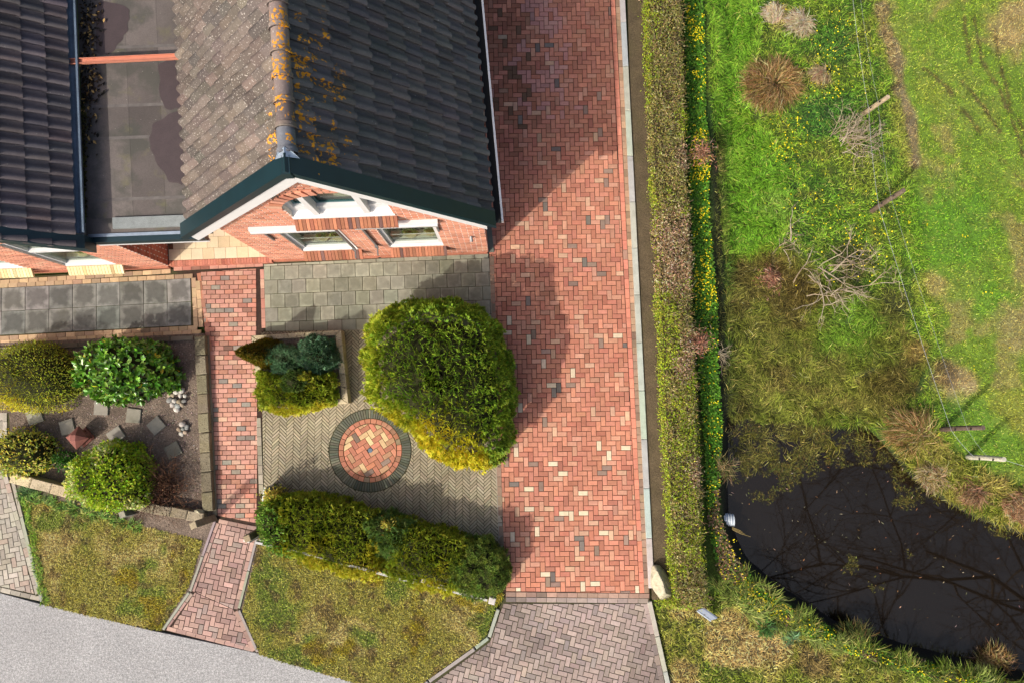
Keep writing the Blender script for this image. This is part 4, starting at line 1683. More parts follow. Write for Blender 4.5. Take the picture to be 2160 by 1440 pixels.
def patch(poly, z, mat, name, parent, wob=0.05, seed=0):
    pts = []
    for i in range(len(poly)):
        p, q_ = np.array(poly[i]), np.array(poly[(i + 1) % len(poly)])
        for t in np.linspace(0, 1, 7)[:-1]:
            r = p + (q_ - p) * t
            pts.append(r + (rng.uniform(-1, 1, 2)) * wob)
    pts = np.array(pts)
    for _ in range(1):
        pts = (np.roll(pts, 1, 0) + 2 * pts + np.roll(pts, -1, 0)) / 4
    b = MB()
    b.add([(x, y, z) for x, y in pts], [list(range(len(pts)))])
    o = b.build(name, mat, parent)
    if o.data.polygons[0].normal.z < 0:
        o.data.flip_normals()
    return o


DZ = FZ + 0.009
patch(PP([(205, 0), (262, 12), (274, 28), (270, 60), (252, 95), (234, 115), (205, 112)], FZ), DZ, M['puddle'], 'damp_patch', link)
patch(PP([(338, 130), (372, 130), (384, 230), (350, 228), (334, 190)], FZ), DZ, M['puddle'], 'damp_patch', link)
patch(PP([(382, 232), (388, 330), (390, 390), (360, 388), (326, 340), (316, 300), (326, 256)], FZ), DZ, M['puddle'], 'damp_patch', link)
# leaf litter against the neighbour's gutter
b = MB()
for k in range(420):
    px = random.gauss(190, 12)
    py = random.choice([random.gauss(60, 40), random.gauss(180, 22), random.uniform(0, 330)])
    if px < 172:
        continue
    x, y, _ = P(px, py, FZ)
    r = random.uniform(0.02, 0.05)
    a_ = random.uniform(0, 6.28)
    z = FZ + 0.01 + random.uniform(0, 0.05)
    c_ = random.choice([A(60, 48, 36), A(40, 34, 26), A(90, 70, 44), A(220, 180, 110), A(30, 28, 22)])
    b.add([(x + math.cos(a_) * r, y + math.sin(a_) * r, z), (x - math.sin(a_) * r * .5, y + math.cos(a_) * r * .5, z + random.uniform(0, .02)), (x - math.cos(a_) * r, y - math.sin(a_) * r, z), (x + math.sin(a_) * r * .5, y - math.cos(a_) * r * .5, z + random.uniform(0, .02))], [(0, 1, 2, 3)], c_)
o = b.build('leaf_litter', M['litter'], None, kind='stuff')
b = MB()
for k in range(500):
    px, py = random.gauss(176, 4), random.uniform(200, 460)
    x, y, _ = P(px, py, FZ)
    r = random.uniform(0.01, 0.03)
    b.add([(x + r, y, FZ + .01), (x, y + r, FZ + .02), (x - r, y, FZ + .01), (x, y - r, FZ + .015)], [(0, 1, 2, 3)], pick((50, (90, 86, 40), .2), (50, (60, 56, 34), .2)))
b.build('roof_moss', M['litter'], None, kind='stuff')
p0, p1 = P(148, 131, 2.92), P(378, 120, 2.92)
q = MB()
d = (p1 - p0) / np.linalg.norm(p1 - p0)
n_ = np.array([-d[1], d[0], 0])
for off0, off1, z0_, z1_ in ((-0.05, 0.05, 0.0, 0.012), (-0.05, -0.04, 0.012, 0.05), (0.04, 0.05, 0.012, 0.05)):
    pts = [p0 + n_ * off0, p1 + n_ * off0, p1 + n_ * off1, p0 + n_ * off1]
    q.hexa([(p[0], p[1], 2.90 + z0_) for p in pts] + [(p[0], p[1], 2.90 + z1_) for p in pts])
q.build('channel_plank', M['plank'], None, label='salmon pink channel bridging the flat roof between gutter and tiles', cat='channel')

# ---- porch floor
FLZ = 0.13
q = MB(HP)
q.box(-6.80, -4.62, 0.055, 1.3, -0.05, FLZ - 0.008)
porch = q.build('porch_floor', material('porch_grout', A(120, 84, 60), rough=0.9), None, kind='structure')
r_ = 0
for i in range(9):
    for j in range(5):
        x0 = -6.79 + i * 0.242 + (0.10 if j % 2 else 0.0)
        y0 = 0.06 + j * 0.242
        x1 = min(x0 + 0.236, -4.63)
        if x0 >= -4.66:
            continue
        b = MB(HP)
        b.box(x0, x1, y0, y0 + 0.236, FLZ - 0.008, FLZ, pick((60, (248, 226, 190), 0.03), (30, (240, 214, 174), 0.03)))
        b.build('floor_tile', M['porch'], porch)
for i in range(37):
    b = MB(HP)
    x0 = -6.80 + i * 0.0592
    b.box(x0, x0 + 0.054, -0.06, 0.052, -0.05, FLZ - 0.002, pick((70, (216, 140, 116), 0.05), (30, (200, 124, 100), 0.05)))
    b.build('step_brick', M['wall_brick'], porch)

# ---- neighbour house
NA1 = -6.82
NW = [(-8.78, -7.72, 0.45, 2.5), (-10.7, -9.62, 0.45, 2.5)]
w_ = MB(HP)
wall_panel(w_, -13.0, NA1, -0.1, 2.55, LB, 0.3, sorted(NW))
w_.box(NA1 - 0.3, NA1 - 0.001, LB + 0.301, 7.35, -0.1, FZ - 0.26)
l_slope = 0.88


def ngab(z):
    return (-13.0, NA1 if z < 2.5 else NA1 - (z - 2.5) / l_slope)


w_.add([(NA1, LB, 2.552), (-13, LB, 2.552), (-13, LB, 6.0), (NA1 - 3.7, LB, 6.0)], [(0, 3, 2, 1)])
w_.build('wall', M['mortar'], nhouse)
fb = MB(HP)
brick_face(fb, -13.0, NA1, 0.0, 4.2, LB, [(h[0] - .002, h[1] + .002, h[2], h[3]) for h in NW], ngab, 'a', wb_col)
brick_face(fb, LB, 1.25, 0.1, FZ - 0.26, NA1, (), None, 'b', lambda: pick((80, (206, 122, 96), 0.07), (20, (184, 104, 82), 0.07)))
o = fb.build('facing_bricks', M['wall_brick'], nhouse)
o['kind'] = 'stuff'
pl = MB(HP)
pl.box(-13, NA1 - 0.01, LB - 0.035, LB - 0.008, -0.02, 0.10)
pl.build('plinth', bpy.data.materials['plinth_brick'], nhouse)
for (a0, a1, z0, z1) in NW:
    f = MB(HP)
    frame_box(f, a0, a1, z0, z1, LB + 0.04, LB + 0.13, 0.075, 0.10)
    f.box(a0 + 0.07, a1 - 0.07, LB + 0.02, LB + 0.13, 1.62, 1.70)
    wi = f.build('window', M['white'], nhouse)
    s = MB(HP)
    s.hexa([(a0, LB, z0 - .004), (a1, LB, z0 - .004), (a1, LB + .042, z0 - .004), (a0, LB + .042, z0 - .004), (a0, LB, z0 + .03), (a1, LB, z0 + .03), (a1, LB + .039, z0 + .10), (a0, LB + .039, z0 + .10)])
    s.build('sill', M['white'], wi)
    p = MB(HP)
    p.box(a0 + 0.07, a1 - 0.07, LB + 0.095, LB + 0.103, z0 + 0.09, 1.62)
    p.build('pane', M['glass'], wi)
    p = MB(HP)
    p.box(a0 + 0.07, a1 - 0.07, LB + 0.095, LB + 0.103, 1.70, z1 - 0.07)
    p.build('pane', M['glass'], wi)
    room_things(wi, a0 + 0.05, a1 - 0.05, z0 + 0.05, LB + 0.14, [(a0 + 0.5, 0.14)])
    sill_bricks(wi, a0 - 0.02, a1 + 0.08, z0 + 0.005, LB - 0.006, 0.17, 0.12, 18, yell)

NE_A, NE_Z, NR_A = -7.08, 2.98, -10.65
NR_Z = NE_Z + (NE_A - NR_A) * 0.93
rb = MB(HP)
rb.hexa([(NR_A, -0.2, NR_Z - 0.16), (NE_A, -0.2, NE_Z - 0.12), (NE_A, 7.35, NE_Z - 0.12), (NR_A, 7.35, NR_Z - 0.16), (NR_A, -0.2, NR_Z - 0.02), (NE_A, -0.2, NE_Z - 0.03), (NE_A, 7.35, NE_Z - 0.03), (NR_A, 7.35, NR_Z - 0.02)])
rb.hexa([(-14, -0.2, NR_Z - 3.4), (NR_A, -0.2, NR_Z - 0.16), (NR_A, 7.35, NR_Z - 0.16), (-14, 7.35, NR_Z - 3.4), (-14, -0.2, NR_Z - 3.27), (NR_A, -0.2, NR_Z - 0.02), (NR_A, 7.35, NR_Z - 0.02), (-14, 7.35, NR_Z - 3.27)])
nroof = rb.build('roof', M['dark'], nhouse)


def nt_col():
    return pick((60, (112, 104, 104), 0.07), (25, (100, 95, 97), 0.07), (15, (128, 114, 112), 0.06))


tile_slope(nroof, NR_A, NR_Z, NE_A, NE_Z, 1, 14, -0.09, 7.2, 0 + 300, nt_col, math.hypot(NE_A - NR_A, NR_Z - NE_Z) / 14.05)
q = MB(HP)
e_, ze = NE_A + 0.17, NE_Z - 0.16
q.hexa([(NR_A, -0.30, NR_Z - 0.26), (e_, -0.30, ze - 0.26), (e_, -0.06, ze - 0.26), (NR_A, -0.06, NR_Z - 0.26), (NR_A, -0.30, NR_Z + 0.09), (e_, -0.30, ze + 0.09), (e_, -0.06, ze + 0.09), (NR_A, -0.06, NR_Z + 0.09)])
q.build('verge_board', M['green_board'], nroof)
q = MB(HP)
for k in range(8):
    t0, t1 = math.pi + k * math.pi / 8, math.pi + (k + 1) * math.pi / 8
    r = 0.085
    cx, cz = NE_A + 0.095, NE_Z - 0.03
    q.add([(cx + r * math.cos(t0), -0.02, cz + r * math.sin(t0)), (cx + r * math.cos(t1), -0.02, cz + r * math.sin(t1)), (cx + r * math.cos(t1), 7.35, cz + r * math.sin(t1)), (cx + r * math.cos(t0), 7.35, cz + r * math.sin(t0))], [(0, 1, 2, 3)])
q.box(NE_A + 0.165, NE_A + 0.20, -0.02, 7.35, NE_Z - 0.05, NE_Z - 0.01)
q.build('gutter', M['zinc'], nroof)

# ------------------------------------------------------------------ plants
def unit(v):
    return v / (np.linalg.norm(v, axis=1, keepdims=True) + 1e-9)


def leaf_quads(c, d, nrm, L, W, cols, tipcols=None, fold=0.15):
    """one folded rhombic leaf per row; returns V, F, C"""
    n = len(c)
    d = unit(d)
    s = unit(np.cross(d, nrm))
    up = np.cross(s, d)
    L = np.broadcast_to(np.asarray(L, float), (n,))[:, None]
    W = np.broadcast_to(np.asarray(W, float), (n,))[:, None]
    V = np.stack([c, c + d * L * 0.5 + s * W * 0.5 + up * W * fold, c + d * L, c + d * L * 0.5 - s * W * 0.5 + up * W * fold], 1)
    i = np.arange(n)[:, None] * 4
    F = np.stack([i + [0, 1, 2], i + [0, 2, 3]], 1).reshape(-1, 3)
    C = np.repeat(cols[:, None], 4, 1)
    if tipcols is not None:
        C = C.copy()
        C[:, 2] = tipcols
        C[:, 1] = C[:, 3] = (cols + tipcols) / 2
    return V.reshape(-1, 3), F, C.reshape(-1, 3)


def oval_leaves(c, d, nrm, L, W, cols):
    """oval leaf of six points"""
    n = len(c)
    d = unit(d)
    s = unit(np.cross(d, nrm))
    up = np.cross(s, d)
    L = np.broadcast_to(np.asarray(L, float), (n,))[:, None]
    W = np.broadcast_to(np.asarray(W, float), (n,))[:, None]
    V = np.stack([c, c + d * L * .35 + s * W * .5 + up * W * .18, c + d * L * .72 + s * W * .42 + up * W * .10, c + d * L - up * W * .1,
                  c + d * L * .72 - s * W * .42 + up * W * .10, c + d * L * .35 - s * W * .5 + up * W * .18], 1)
    i = np.arange(n)[:, None] * 6
    F = np.stack([i + [0, 1, 2], i + [0, 2, 3], i + [0, 3, 4], i + [0, 4, 5]], 1).reshape(-1, 3)
    return V.reshape(-1, 3), F, np.repeat(cols[:, None], 6, 1).reshape(-1, 3)


def blades(p, az, L, W, lift, cols, tip=None):
    """bent grass blades lying along az; five points each"""
    n = len(p)
    d = np.stack([np.cos(az), np.sin(az), np.zeros(n)], 1)
    s = np.stack([-np.sin(az), np.cos(az), np.zeros(n)], 1)
    L = np.broadcast_to(np.asarray(L, float), (n,))[:, None]
    W = np.broadcast_to(np.asarray(W, float), (n,))[:, None]
    lift = np.broadcast_to(np.asarray(lift, float), (n,))[:, None]
    z = np.array([[0, 0, 1.0]])
    mid = p + d * L * 0.45 + z * L * lift
    end = p + d * L + z * L * lift * 0.8
    V = np.stack([p + s * W * .5, p - s * W * .5, mid + s * W * .4, mid - s * W * .4, end], 1)
    i = np.arange(n)[:, None] * 5
    F = np.stack([i + [0, 1, 3], i + [0, 3, 2], i + [2, 3, 4]], 1).reshape(-1, 3)
    C = np.repeat(cols[:, None], 5, 1)
    if tip is not None:
        C = C.copy()
        C[:, 4] = tip
    return V.reshape(-1, 3), F, C.reshape(-1, 3)


def join(*parts):
    V, F, C = [], [], []
    b = 0
    for v, f, c in parts:
        V.append(v)
        F.append(f + b)
        C.append(c)
        b += len(v)
    return np.concatenate(V), np.concatenate(F), np.concatenate(C)


def jitcol(base, n, sp=0.12, hue=0.05):
    """base: (n,3) or (3,) shown sRGB values -> linear albedo with variation"""
    base = np.broadcast_to(np.asarray(base, float), (n, 3))
    k = 1 + rng.normal(0, sp, (n, 1))
    return np.clip(lin(np.clip(base * k * (1 + rng.normal(0, hue, (n, 3))), 0, 255)) / KEXP, 0, 0.9)


def mixpal(n, pal):
    """pal: list of (weight, (r,g,b))"""
    wts = np.array([q[0] for q in pal], float)
    idx = rng.choice(len(pal), n, p=wts / wts.sum())
    return np.array([q[1] for q in pal], float)[idx]


class Shape:
    """a clipped or natural shrub body over an outline seen in plan"""

    def __init__(self, outline, h, zf=0.45, p=0.55, q=0.75, lump=0.10, lumps=0.25, z0=0.0, seed=0, shrink=0.05, billow=False):
        self.billow = billow
        o = PP(outline, z0 + h * zf)
        self.c = (o.min(0) + o.max(0)) / 2
        an = np.arctan2(o[:, 1] - self.c[1], o[:, 0] - self.c[0])
        th = np.linspace(-math.pi, math.pi, 181)
        self.th = th
        R = []
        for t in th:
            best = 0
            dx, dy = math.cos(t), math.sin(t)
            for i in range(len(o)):
                a, b = o[i] - self.c, o[(i + 1) % len(o)] - self.c
                e = b - a
                den = dx * e[1] - dy * e[0]
                if abs(den) < 1e-9:
                    continue
                k = (a[0] * e[1] - a[1] * e[0]) / den
                m = (a[0] * dy - a[1] * dx) / den
                if k > 0 and -1e-6 <= m <= 1 + 1e-6:
                    best = max(best, k)
            R.append(best)
        R = np.array(R)
        for _ in range(2):
            R = (np.roll(R, 1) + 2 * R + np.roll(R, -1)) / 4
        R[-1] = R[0]
        R = np.maximum(R - shrink, 0.4 * R)
        self.R, self.h, self.p, self.q, self.z0 = R, h, p, q, z0
        self.lump, self.lumps, self.seed = lump, lumps, seed
        ph = np.linspace(0, math.pi / 2, 200)
        rho, z = np.sin(ph) ** p, np.cos(ph) ** q
        ds = np.hypot(np.gradient(rho) * R.mean(), np.gradient(z) * h)
        wgt = (rho + 0.02) * ds
        self.cdf = np.cumsum(wgt) / wgt.sum()
        self.ph = ph

    def rad(self, t):
        return np.interp(t, self.th, self.R)

    def surf(self, t, ph):
        r = self.rad(t) * np.sin(ph) ** self.p
        z = self.h * np.clip(np.cos(ph), 0, 1) ** self.q
        return np.stack([self.c[0] + np.cos(t) * r, self.c[1] + np.sin(t) * r, self.z0 + z], 1)

    def sample(self, n, depth=0.12):
        tt = np.linspace(-math.pi, math.pi, 721)
        w2 = np.interp(tt, self.th, self.R ** 1.5)
        cd = np.cumsum(w2)
        cd /= cd[-1]
        t = np.interp(rng.random(n), cd, tt)
        ph = np.interp(rng.random(n), self.cdf, self.ph)
        p = self.surf(t, ph)
        e = 0.02
        pa = self.surf(t, np.clip(ph + e, 0, math.pi / 2)) - self.surf(t, np.clip(ph - e, 0, math.pi / 2))
        tang = np.stack([-np.sin(t), np.cos(t), np.zeros(n)], 1)
        nrm = unit(np.cross(tang, pa) * -1)
        bad = np.sum(nrm * np.stack([np.cos(t), np.sin(t), np.full(n, 0.5)], 1), 1) < 0
        nrm[bad] *= -1
        ln = fbm(p[:, 0] + p[:, 2] * 0.7, p[:, 1] + p[:, 2] * 0.4, self.lumps, 7 + self.seed, 2) - 0.5
        ln = np.clip(np.abs(ln) * 6.0 - 0.8, -0.9, 0.9) if self.billow else np.clip(ln * 2.4, -0.9, 0.9)
        p = p + nrm * (ln[:, None] * self.lump) - nrm * (rng.random((n, 1)) ** 2 * depth)
        st = rng.random(n) < 0.07
        p[st] += nrm[st] * rng.uniform(0.01, 0.08, (int(st.sum()), 1))
        p[:, 2] = np.maximum(p[:, 2], self.z0 + 0.02)
        return p, nrm, t, ph, ln

    def core(self, name, mat, parent, k=0.86):
        nt_, np_ = 32, 9
        V, F = [], []
        for j in range(np_):
            ph = 0.02 + (math.pi / 2 - 0.02) * j / (np_ - 1)
            q = self.surf(np.linspace(-math.pi, math.pi, nt_ + 1)[:-1], np.full(nt_, ph))
            m = np.array([self.c[0], self.c[1], self.z0])
            V += list(m + (q - m) * k)
        for j in range(np_ - 1):
            for i in range(nt_):
                i2 = (i + 1) % nt_
                F.append((j * nt_ + i, j * nt_ + i2, (j + 1) * nt_ + i2, (j + 1) * nt_ + i))
        b = MB()
        b.add(V, F)
        b.f.append(list(range(nt_)))
        return b.build(name, mat, parent, smooth=True)


def put(name, vfc, mat, parent, **kw):
    V, F, C = vfc
    c = np.array([(V[:, 0].min() + V[:, 0].max()) / 2, (V[:, 1].min() + V[:, 1].max()) / 2, V[:, 2].min()])
    return ob(name, mesh_np(name, V - c, F, mat, C), parent, c, **kw)


def fans(shape, n, blades_n, L, W, basecol, tipcol, spread=0.9, depth=0.12, updir=0.3, flat=0.5, palfn=None):
    """conifer sprays: small fans of narrow scale-leaf blades"""
    p, nrm, t, ph, ln = shape.sample(n, depth)
    rnd = unit(rng.normal(0, 1, (n, 3)))
    ax = unit(nrm + rnd * 0.55 + np.array([0, 0, updir]))
    pl = unit(np.cross(ax, unit(rng.normal(0, 1, (n, 3)))))     # fan plane side vector
    bc, tc = palfn(p, nrm, ln) if palfn else (np.broadcast_to(np.array(basecol, float), (n, 3)), np.broadcast_to(np.array(tipcol, float), (n, 3)))
    bc, tc = jitcol(bc, n, 0.12), jitcol(tc, n, 0.12)
    out = []
    for k in range(blades_n):
        a = spread * (2 * k / max(blades_n - 1, 1) - 1) + rng.normal(0, 0.15, n)
        d = ax * np.cos(a)[:, None] + pl * np.sin(a)[:, None]
        l = L * rng.uniform(0.65, 1.2, n) * (1 - 0.25 * np.abs(2 * k / max(blades_n - 1, 1) - 1))
        out.append(leaf_quads(p + d * 0.008, d, np.cross(ax, pl) + rng.normal(0, 0.3, (n, 3)), l, W * rng.uniform(0.8, 1.3, n), bc, tc))
    return join(*out)


def leaves(shape, n, L, W, pal, depth=0.15, tilt=0.6, oval=True, up=0.9, palfn=None, sp=0.12):
    p, nrm, t, ph, ln = shape.sample(n, depth)
    rnd = unit(rng.normal(0, 1, (n, 3)))
    d = unit(np.cross(nrm, rnd) + nrm * tilt + np.array([0, 0, up * 0.5]))
    up_ = unit(nrm + np.array([0, 0, up]) + rng.normal(0, 0.25, (n, 3)))
    col = jitcol(palfn(p, nrm, ln) if palfn else mixpal(n, pal), n, sp)
    f = oval_leaves if oval else leaf_quads
    return f(p, d, up_, L * rng.uniform(0.7, 1.25, n), W * rng.uniform(0.8, 1.2, n), col)


def stem(parent, c, h, r=0.04, n=5, name='stem'):
    b = MB()
    for k in range(n):
        a = k * 6.28 / n + random.uniform(-.3, .3)
        q = (c[0] + math.cos(a) * h * 0.35, c[1] + math.sin(a) * h * 0.35, c[2] + h * 0.7)
        b.tube([(c[0] + math.cos(a) * r, c[1] + math.sin(a) * r, c[2]), ((c[0] * 2 + q[0]) / 3, (c[1] * 2 + q[1]) / 3, c[2] + h * 0.35), q], r, r * 0.4, 5, A(90, 74, 56))
    b.build(name, M['twig'], parent)


# ---- the big clipped conifer
sh = Shape([(800, 660), (850, 636), (960, 630), (1020, 650), (1052, 684), (1076, 740), (1086, 830), (1084, 920), (1066, 968), (1020, 988), (960, 986), (905, 955), (860, 905), (800, 862), (770, 840), (764, 760), (775, 690)],
           1.95, zf=0.45, p=0.46, q=0.64, lump=0.13, lumps=0.34, seed=3, shrink=0.09, billow=True)
big = thing('clipped_conifer', 'large clipped yellow green conifer between the round brick inlay and the driveway', 'shrub', (sh.c[0], sh.c[1], 0))


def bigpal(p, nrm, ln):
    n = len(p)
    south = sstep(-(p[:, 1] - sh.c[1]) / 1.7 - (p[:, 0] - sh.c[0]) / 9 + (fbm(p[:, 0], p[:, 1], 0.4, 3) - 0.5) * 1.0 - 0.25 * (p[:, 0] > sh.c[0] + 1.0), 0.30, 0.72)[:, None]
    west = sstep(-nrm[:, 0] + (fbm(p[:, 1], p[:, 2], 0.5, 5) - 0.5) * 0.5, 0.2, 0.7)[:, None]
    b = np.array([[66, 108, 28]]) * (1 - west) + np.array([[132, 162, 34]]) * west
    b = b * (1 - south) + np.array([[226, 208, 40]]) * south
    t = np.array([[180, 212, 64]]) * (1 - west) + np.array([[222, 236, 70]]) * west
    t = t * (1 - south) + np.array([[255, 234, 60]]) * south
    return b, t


sh.core('inner_branches', M['core'], big, 0.80)
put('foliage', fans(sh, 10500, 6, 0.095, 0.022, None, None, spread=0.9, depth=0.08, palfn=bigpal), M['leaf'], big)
stem(big, (sh.c[0], sh.c[1], 0), 1.6, 0.07, 5, 'trunk')

# ---- raised planter and its plants
PLH = 0.30
planter = thing('stone_planter', 'square raised planter of pitted pale stone blocks full of dwarf conifers', 'planter', P(630, 780))
pc = PP([(530, 708), (719, 696), (735, 850), (546, 862)], PLH)
ins = pc.mean(0) + (pc - pc.mean(0)) * (1 - 0.13 / 0.95)
for k in range(4):
    a, b_ = pc[k], pc[(k + 1) % 4]
    ai, bi = ins[k], ins[(k + 1) % 4]
    n = 5
    for i in range(n):
        t0, t1 = i / n + 0.002, (i + 1) / n - 0.002
        q = [a + (b_ - a) * t0, a + (b_ - a) * t1, ai + (bi - ai) * t1, ai + (bi - ai) * t0]
        m = MB()
        if k in (0, 1, 2, 3):
            ar = sum(q[j][0] * q[(j + 1) % 4][1] - q[(j + 1) % 4][0] * q[j][1] for j in range(4))
            m.prism(q if ar > 0 else q[::-1], 0.0, PLH + random.uniform(-0.005, 0.005), pick((1, (214, 198, 164), 0.05),), 0.012)
        m.build('stone_block', M['limestone'], planter)
m = MB()
ar_ = [tuple(q) for q in ins[::-1]]
m.prism(ar_, 0.0, PLH - 0.05)
m.build('soil', M['soil'], planter)

z0 = PLH - 0.05
s1 = Shape([(498, 740), (540, 712), (566, 716), (590, 760), (580, 785), (540, 770), (515, 752)], 0.95, zf=0.62, p=1.0, q=1.0, lump=0.06, z0=z0, seed=11)


def conifer(nm, label, shp, nf, nb, L, W, bc, tc, coren='inner_branches', mat='leaf', palfn=None, depth=0.1, group=None, spread=0.9):
    t = thing(nm, label, 'shrub', (shp.c[0], shp.c[1], shp.z0), group)
    shp.core(coren, M['core'], t, 0.8)
    put('foliage', fans(shp, nf, nb, L, W, bc, tc, depth=depth, palfn=palfn, spread=spread), M[mat], t)
    return t


# a pointed bronze conifer: built as a cone that stands upright over its own base
cb = P(572, 745, z0)
con = thing('pointed_conifer', 'pointed bronze green dwarf conifer at the path side of the stone planter', 'shrub', (cb[0], cb[1], z0))
tipw = P(500, 742, z0 + 1.05)
nC = 2200
u_ = rng.random(nC) ** 0.6
th_ = rng.uniform(0, 6.283, nC)
ctr = np.array([cb[0], cb[1], z0]) + (tipw - np.array([cb[0], cb[1], z0])) * (1 - u_)[:, None]
rad_ = 0.30 * u_ ** 0.8 * rng.uniform(0.75, 1.05, nC)
pp = ctr + np.stack([np.cos(th_) * rad_, np.sin(th_) * rad_, rng.normal(0, 0.02, nC)], 1)
nn = np.stack([np.cos(th_), np.sin(th_), np.full(nC, 0.7)], 1)
parts = []
bc, tc = jitcol((92, 88, 26), nC), jitcol(mixpal(nC, [(3, (160, 136, 40)), (2, (130, 136, 40))]), nC)
for k in range(4):
    d = unit(nn + rng.normal(0, 0.6, (nC, 3)) + np.array([0, 0, .4]))
    parts.append(leaf_quads(pp, d, rng.normal(0, 1, (nC, 3)), 0.07, 0.02, bc, tc))
put('foliage', join(*parts), M['leaf'], con)
m = MB()
m.tube([(cb[0], cb[1], z0), tuple(np.array([cb[0], cb[1], z0]) * 0.3 + tipw * 0.7)], 0.12, 0.02, 7, A(70, 60, 30))
m.build('trunk', M['twig'], con)


def tufts(shape, n, k, L, W, bc, tc, depth=0.08, coneup=0.6):
    """needle rosettes"""
    p, nrm, t, ph, ln = shape.sample(n, depth)
    out = []
    b, tcol = jitcol(bc, n), jitcol(tc, n)
    for i in range(k):
        d = unit(nrm * coneup + unit(rng.normal(0, 1, (n, 3))))
        out.append(leaf_quads(p, d, rng.normal(0, 1, (n, 3)), L * rng.uniform(0.8, 1.2, n), W, b, tcol))
    return join(*out)


s2 = Shape([(562, 742), (596, 728), (626, 734), (640, 765), (610, 790), (572, 780)], 0.55, p=0.6, q=0.7, z0=z0, seed=12)
t = thing('dwarf_pine', 'dark green dwarf pine with spiky needle rosettes in the planter middle', 'shrub', (s2.c[0], s2.c[1], z0))
s2.core('inner_branches', M['core'], t, 0.75)
put('foliage', tufts(s2, 260, 26, 0.10, 0.007, (60, 104, 66), (120, 160, 114)), M['leaf'], t)
s3 = Shape([(636, 722), (655, 708), (690, 704), (702, 716), (708, 756), (692, 776), (655, 778), (632, 760)], 0.62, p=0.55, q=0.7, lump=0.14, lumps=0.22, z0=z0, seed=13)
conifer('blue_juniper', 'blue green juniper in the upper right corner of the stone planter', s3, 2300, 6, 0.075, 0.014, (54, 96, 66), (136, 178, 134), depth=0.15)
s4 = Shape([(540, 780), (590, 790), (640, 800), (690, 785), (706, 780), (716, 830), (712, 856), (660, 868), (590, 872), (548, 860), (536, 815)], 0.62, p=0.45, q=0.62, lump=0.13, lumps=0.3, z0=z0 - 0.1, seed=14)


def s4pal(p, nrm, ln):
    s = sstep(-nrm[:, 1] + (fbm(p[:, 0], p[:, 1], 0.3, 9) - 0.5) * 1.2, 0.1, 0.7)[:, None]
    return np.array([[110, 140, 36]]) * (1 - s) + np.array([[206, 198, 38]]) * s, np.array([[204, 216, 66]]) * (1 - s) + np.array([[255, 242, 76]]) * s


conifer('golden_conifer', 'spreading golden yellow conifer spilling over the planter front edge', s4, 4200, 6, 0.075, 0.016, None, None, palfn=s4pal)
s5 = Shape([(590, 800), (610, 775), (650, 770), (662, 800), (640, 835), (605, 835)], 0.80, p=0.6, q=0.7, lump=0.1, z0=z0, seed=15)
conifer('dark_conifer', 'small dark green conifer in the planter centre above the golden one', s5, 1000, 6, 0.07, 0.014, (58, 88, 38), (112, 138, 60))
s6 = Shape([(626, 792), (650, 782), (655, 796), (645, 806), (628, 805)], 0.95, zf=0.8, p=0.7, q=0.7, lump=0.03, z0=z0, seed=16)
conifer('ball_conifer', 'tiny lime green ball conifer among the darker planter shrubs', s6, 420, 6, 0.05, 0.016, (120, 132, 28), (186, 186, 50))

# ---- front hedge row of mixed evergreens behind the low fence
F1 = [(548, 1060), (576, 1042), (620, 1050), (622, 1180), (576, 1160), (545, 1120)]
t = Shape(F1, 0.85, p=0.45, q=0.6, lump=0.09, seed=21)
g = thing('leafy_shrub', 'mid green leafy shrub at the path end of the front hedge', 'shrub', (t.c[0], t.c[1], 0))
t.core('inner_branches', M['core'], g)
put('foliage', leaves(t, 2600, 0.075, 0.03, [(5, (120, 160, 54)), (3, (146, 182, 70)), (1, (92, 128, 46))]), M['leaf'], g)
F2 = [(560, 1050), (640, 1046), (740, 1064), (800, 1085), (800, 1216), (740, 1206), (640, 1172), (590, 1155)]
t = Shape(F2, 0.80, p=0.36, q=0.55, lump=0.09, lumps=0.28, seed=22, shrink=-0.03, billow=True)


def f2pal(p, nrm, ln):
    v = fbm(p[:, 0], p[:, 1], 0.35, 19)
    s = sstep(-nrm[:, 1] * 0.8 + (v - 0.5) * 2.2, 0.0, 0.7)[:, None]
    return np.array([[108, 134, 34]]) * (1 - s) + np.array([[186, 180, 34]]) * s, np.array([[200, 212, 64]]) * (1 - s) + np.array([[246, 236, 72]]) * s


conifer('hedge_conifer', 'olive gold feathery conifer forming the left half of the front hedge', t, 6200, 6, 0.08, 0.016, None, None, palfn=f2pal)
F3 = [(820, 1092), (960, 1120), (1000, 1150), (990, 1240), (940, 1244), (880, 1226), (816, 1208)]
t = Shape(F3, 0.80, p=0.4, q=0.55, lump=0.09, lumps=0.28, seed=23, shrink=-0.02, billow=True)
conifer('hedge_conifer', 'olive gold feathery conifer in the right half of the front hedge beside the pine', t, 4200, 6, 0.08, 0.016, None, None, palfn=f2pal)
F4 = [(770, 1074), (830, 1084), (872, 1100), (880, 1150), (850, 1178), (800, 1170), (780, 1130)]
t = Shape(F4, 0.84, p=0.5, q=0.6, lump=0.14, lumps=0.22, seed=24)
conifer('blue_juniper', 'dark blue green juniper in the middle of the front hedge', t, 2600, 6, 0.085, 0.014, (70, 106, 48), (146, 178, 88), depth=0.14)
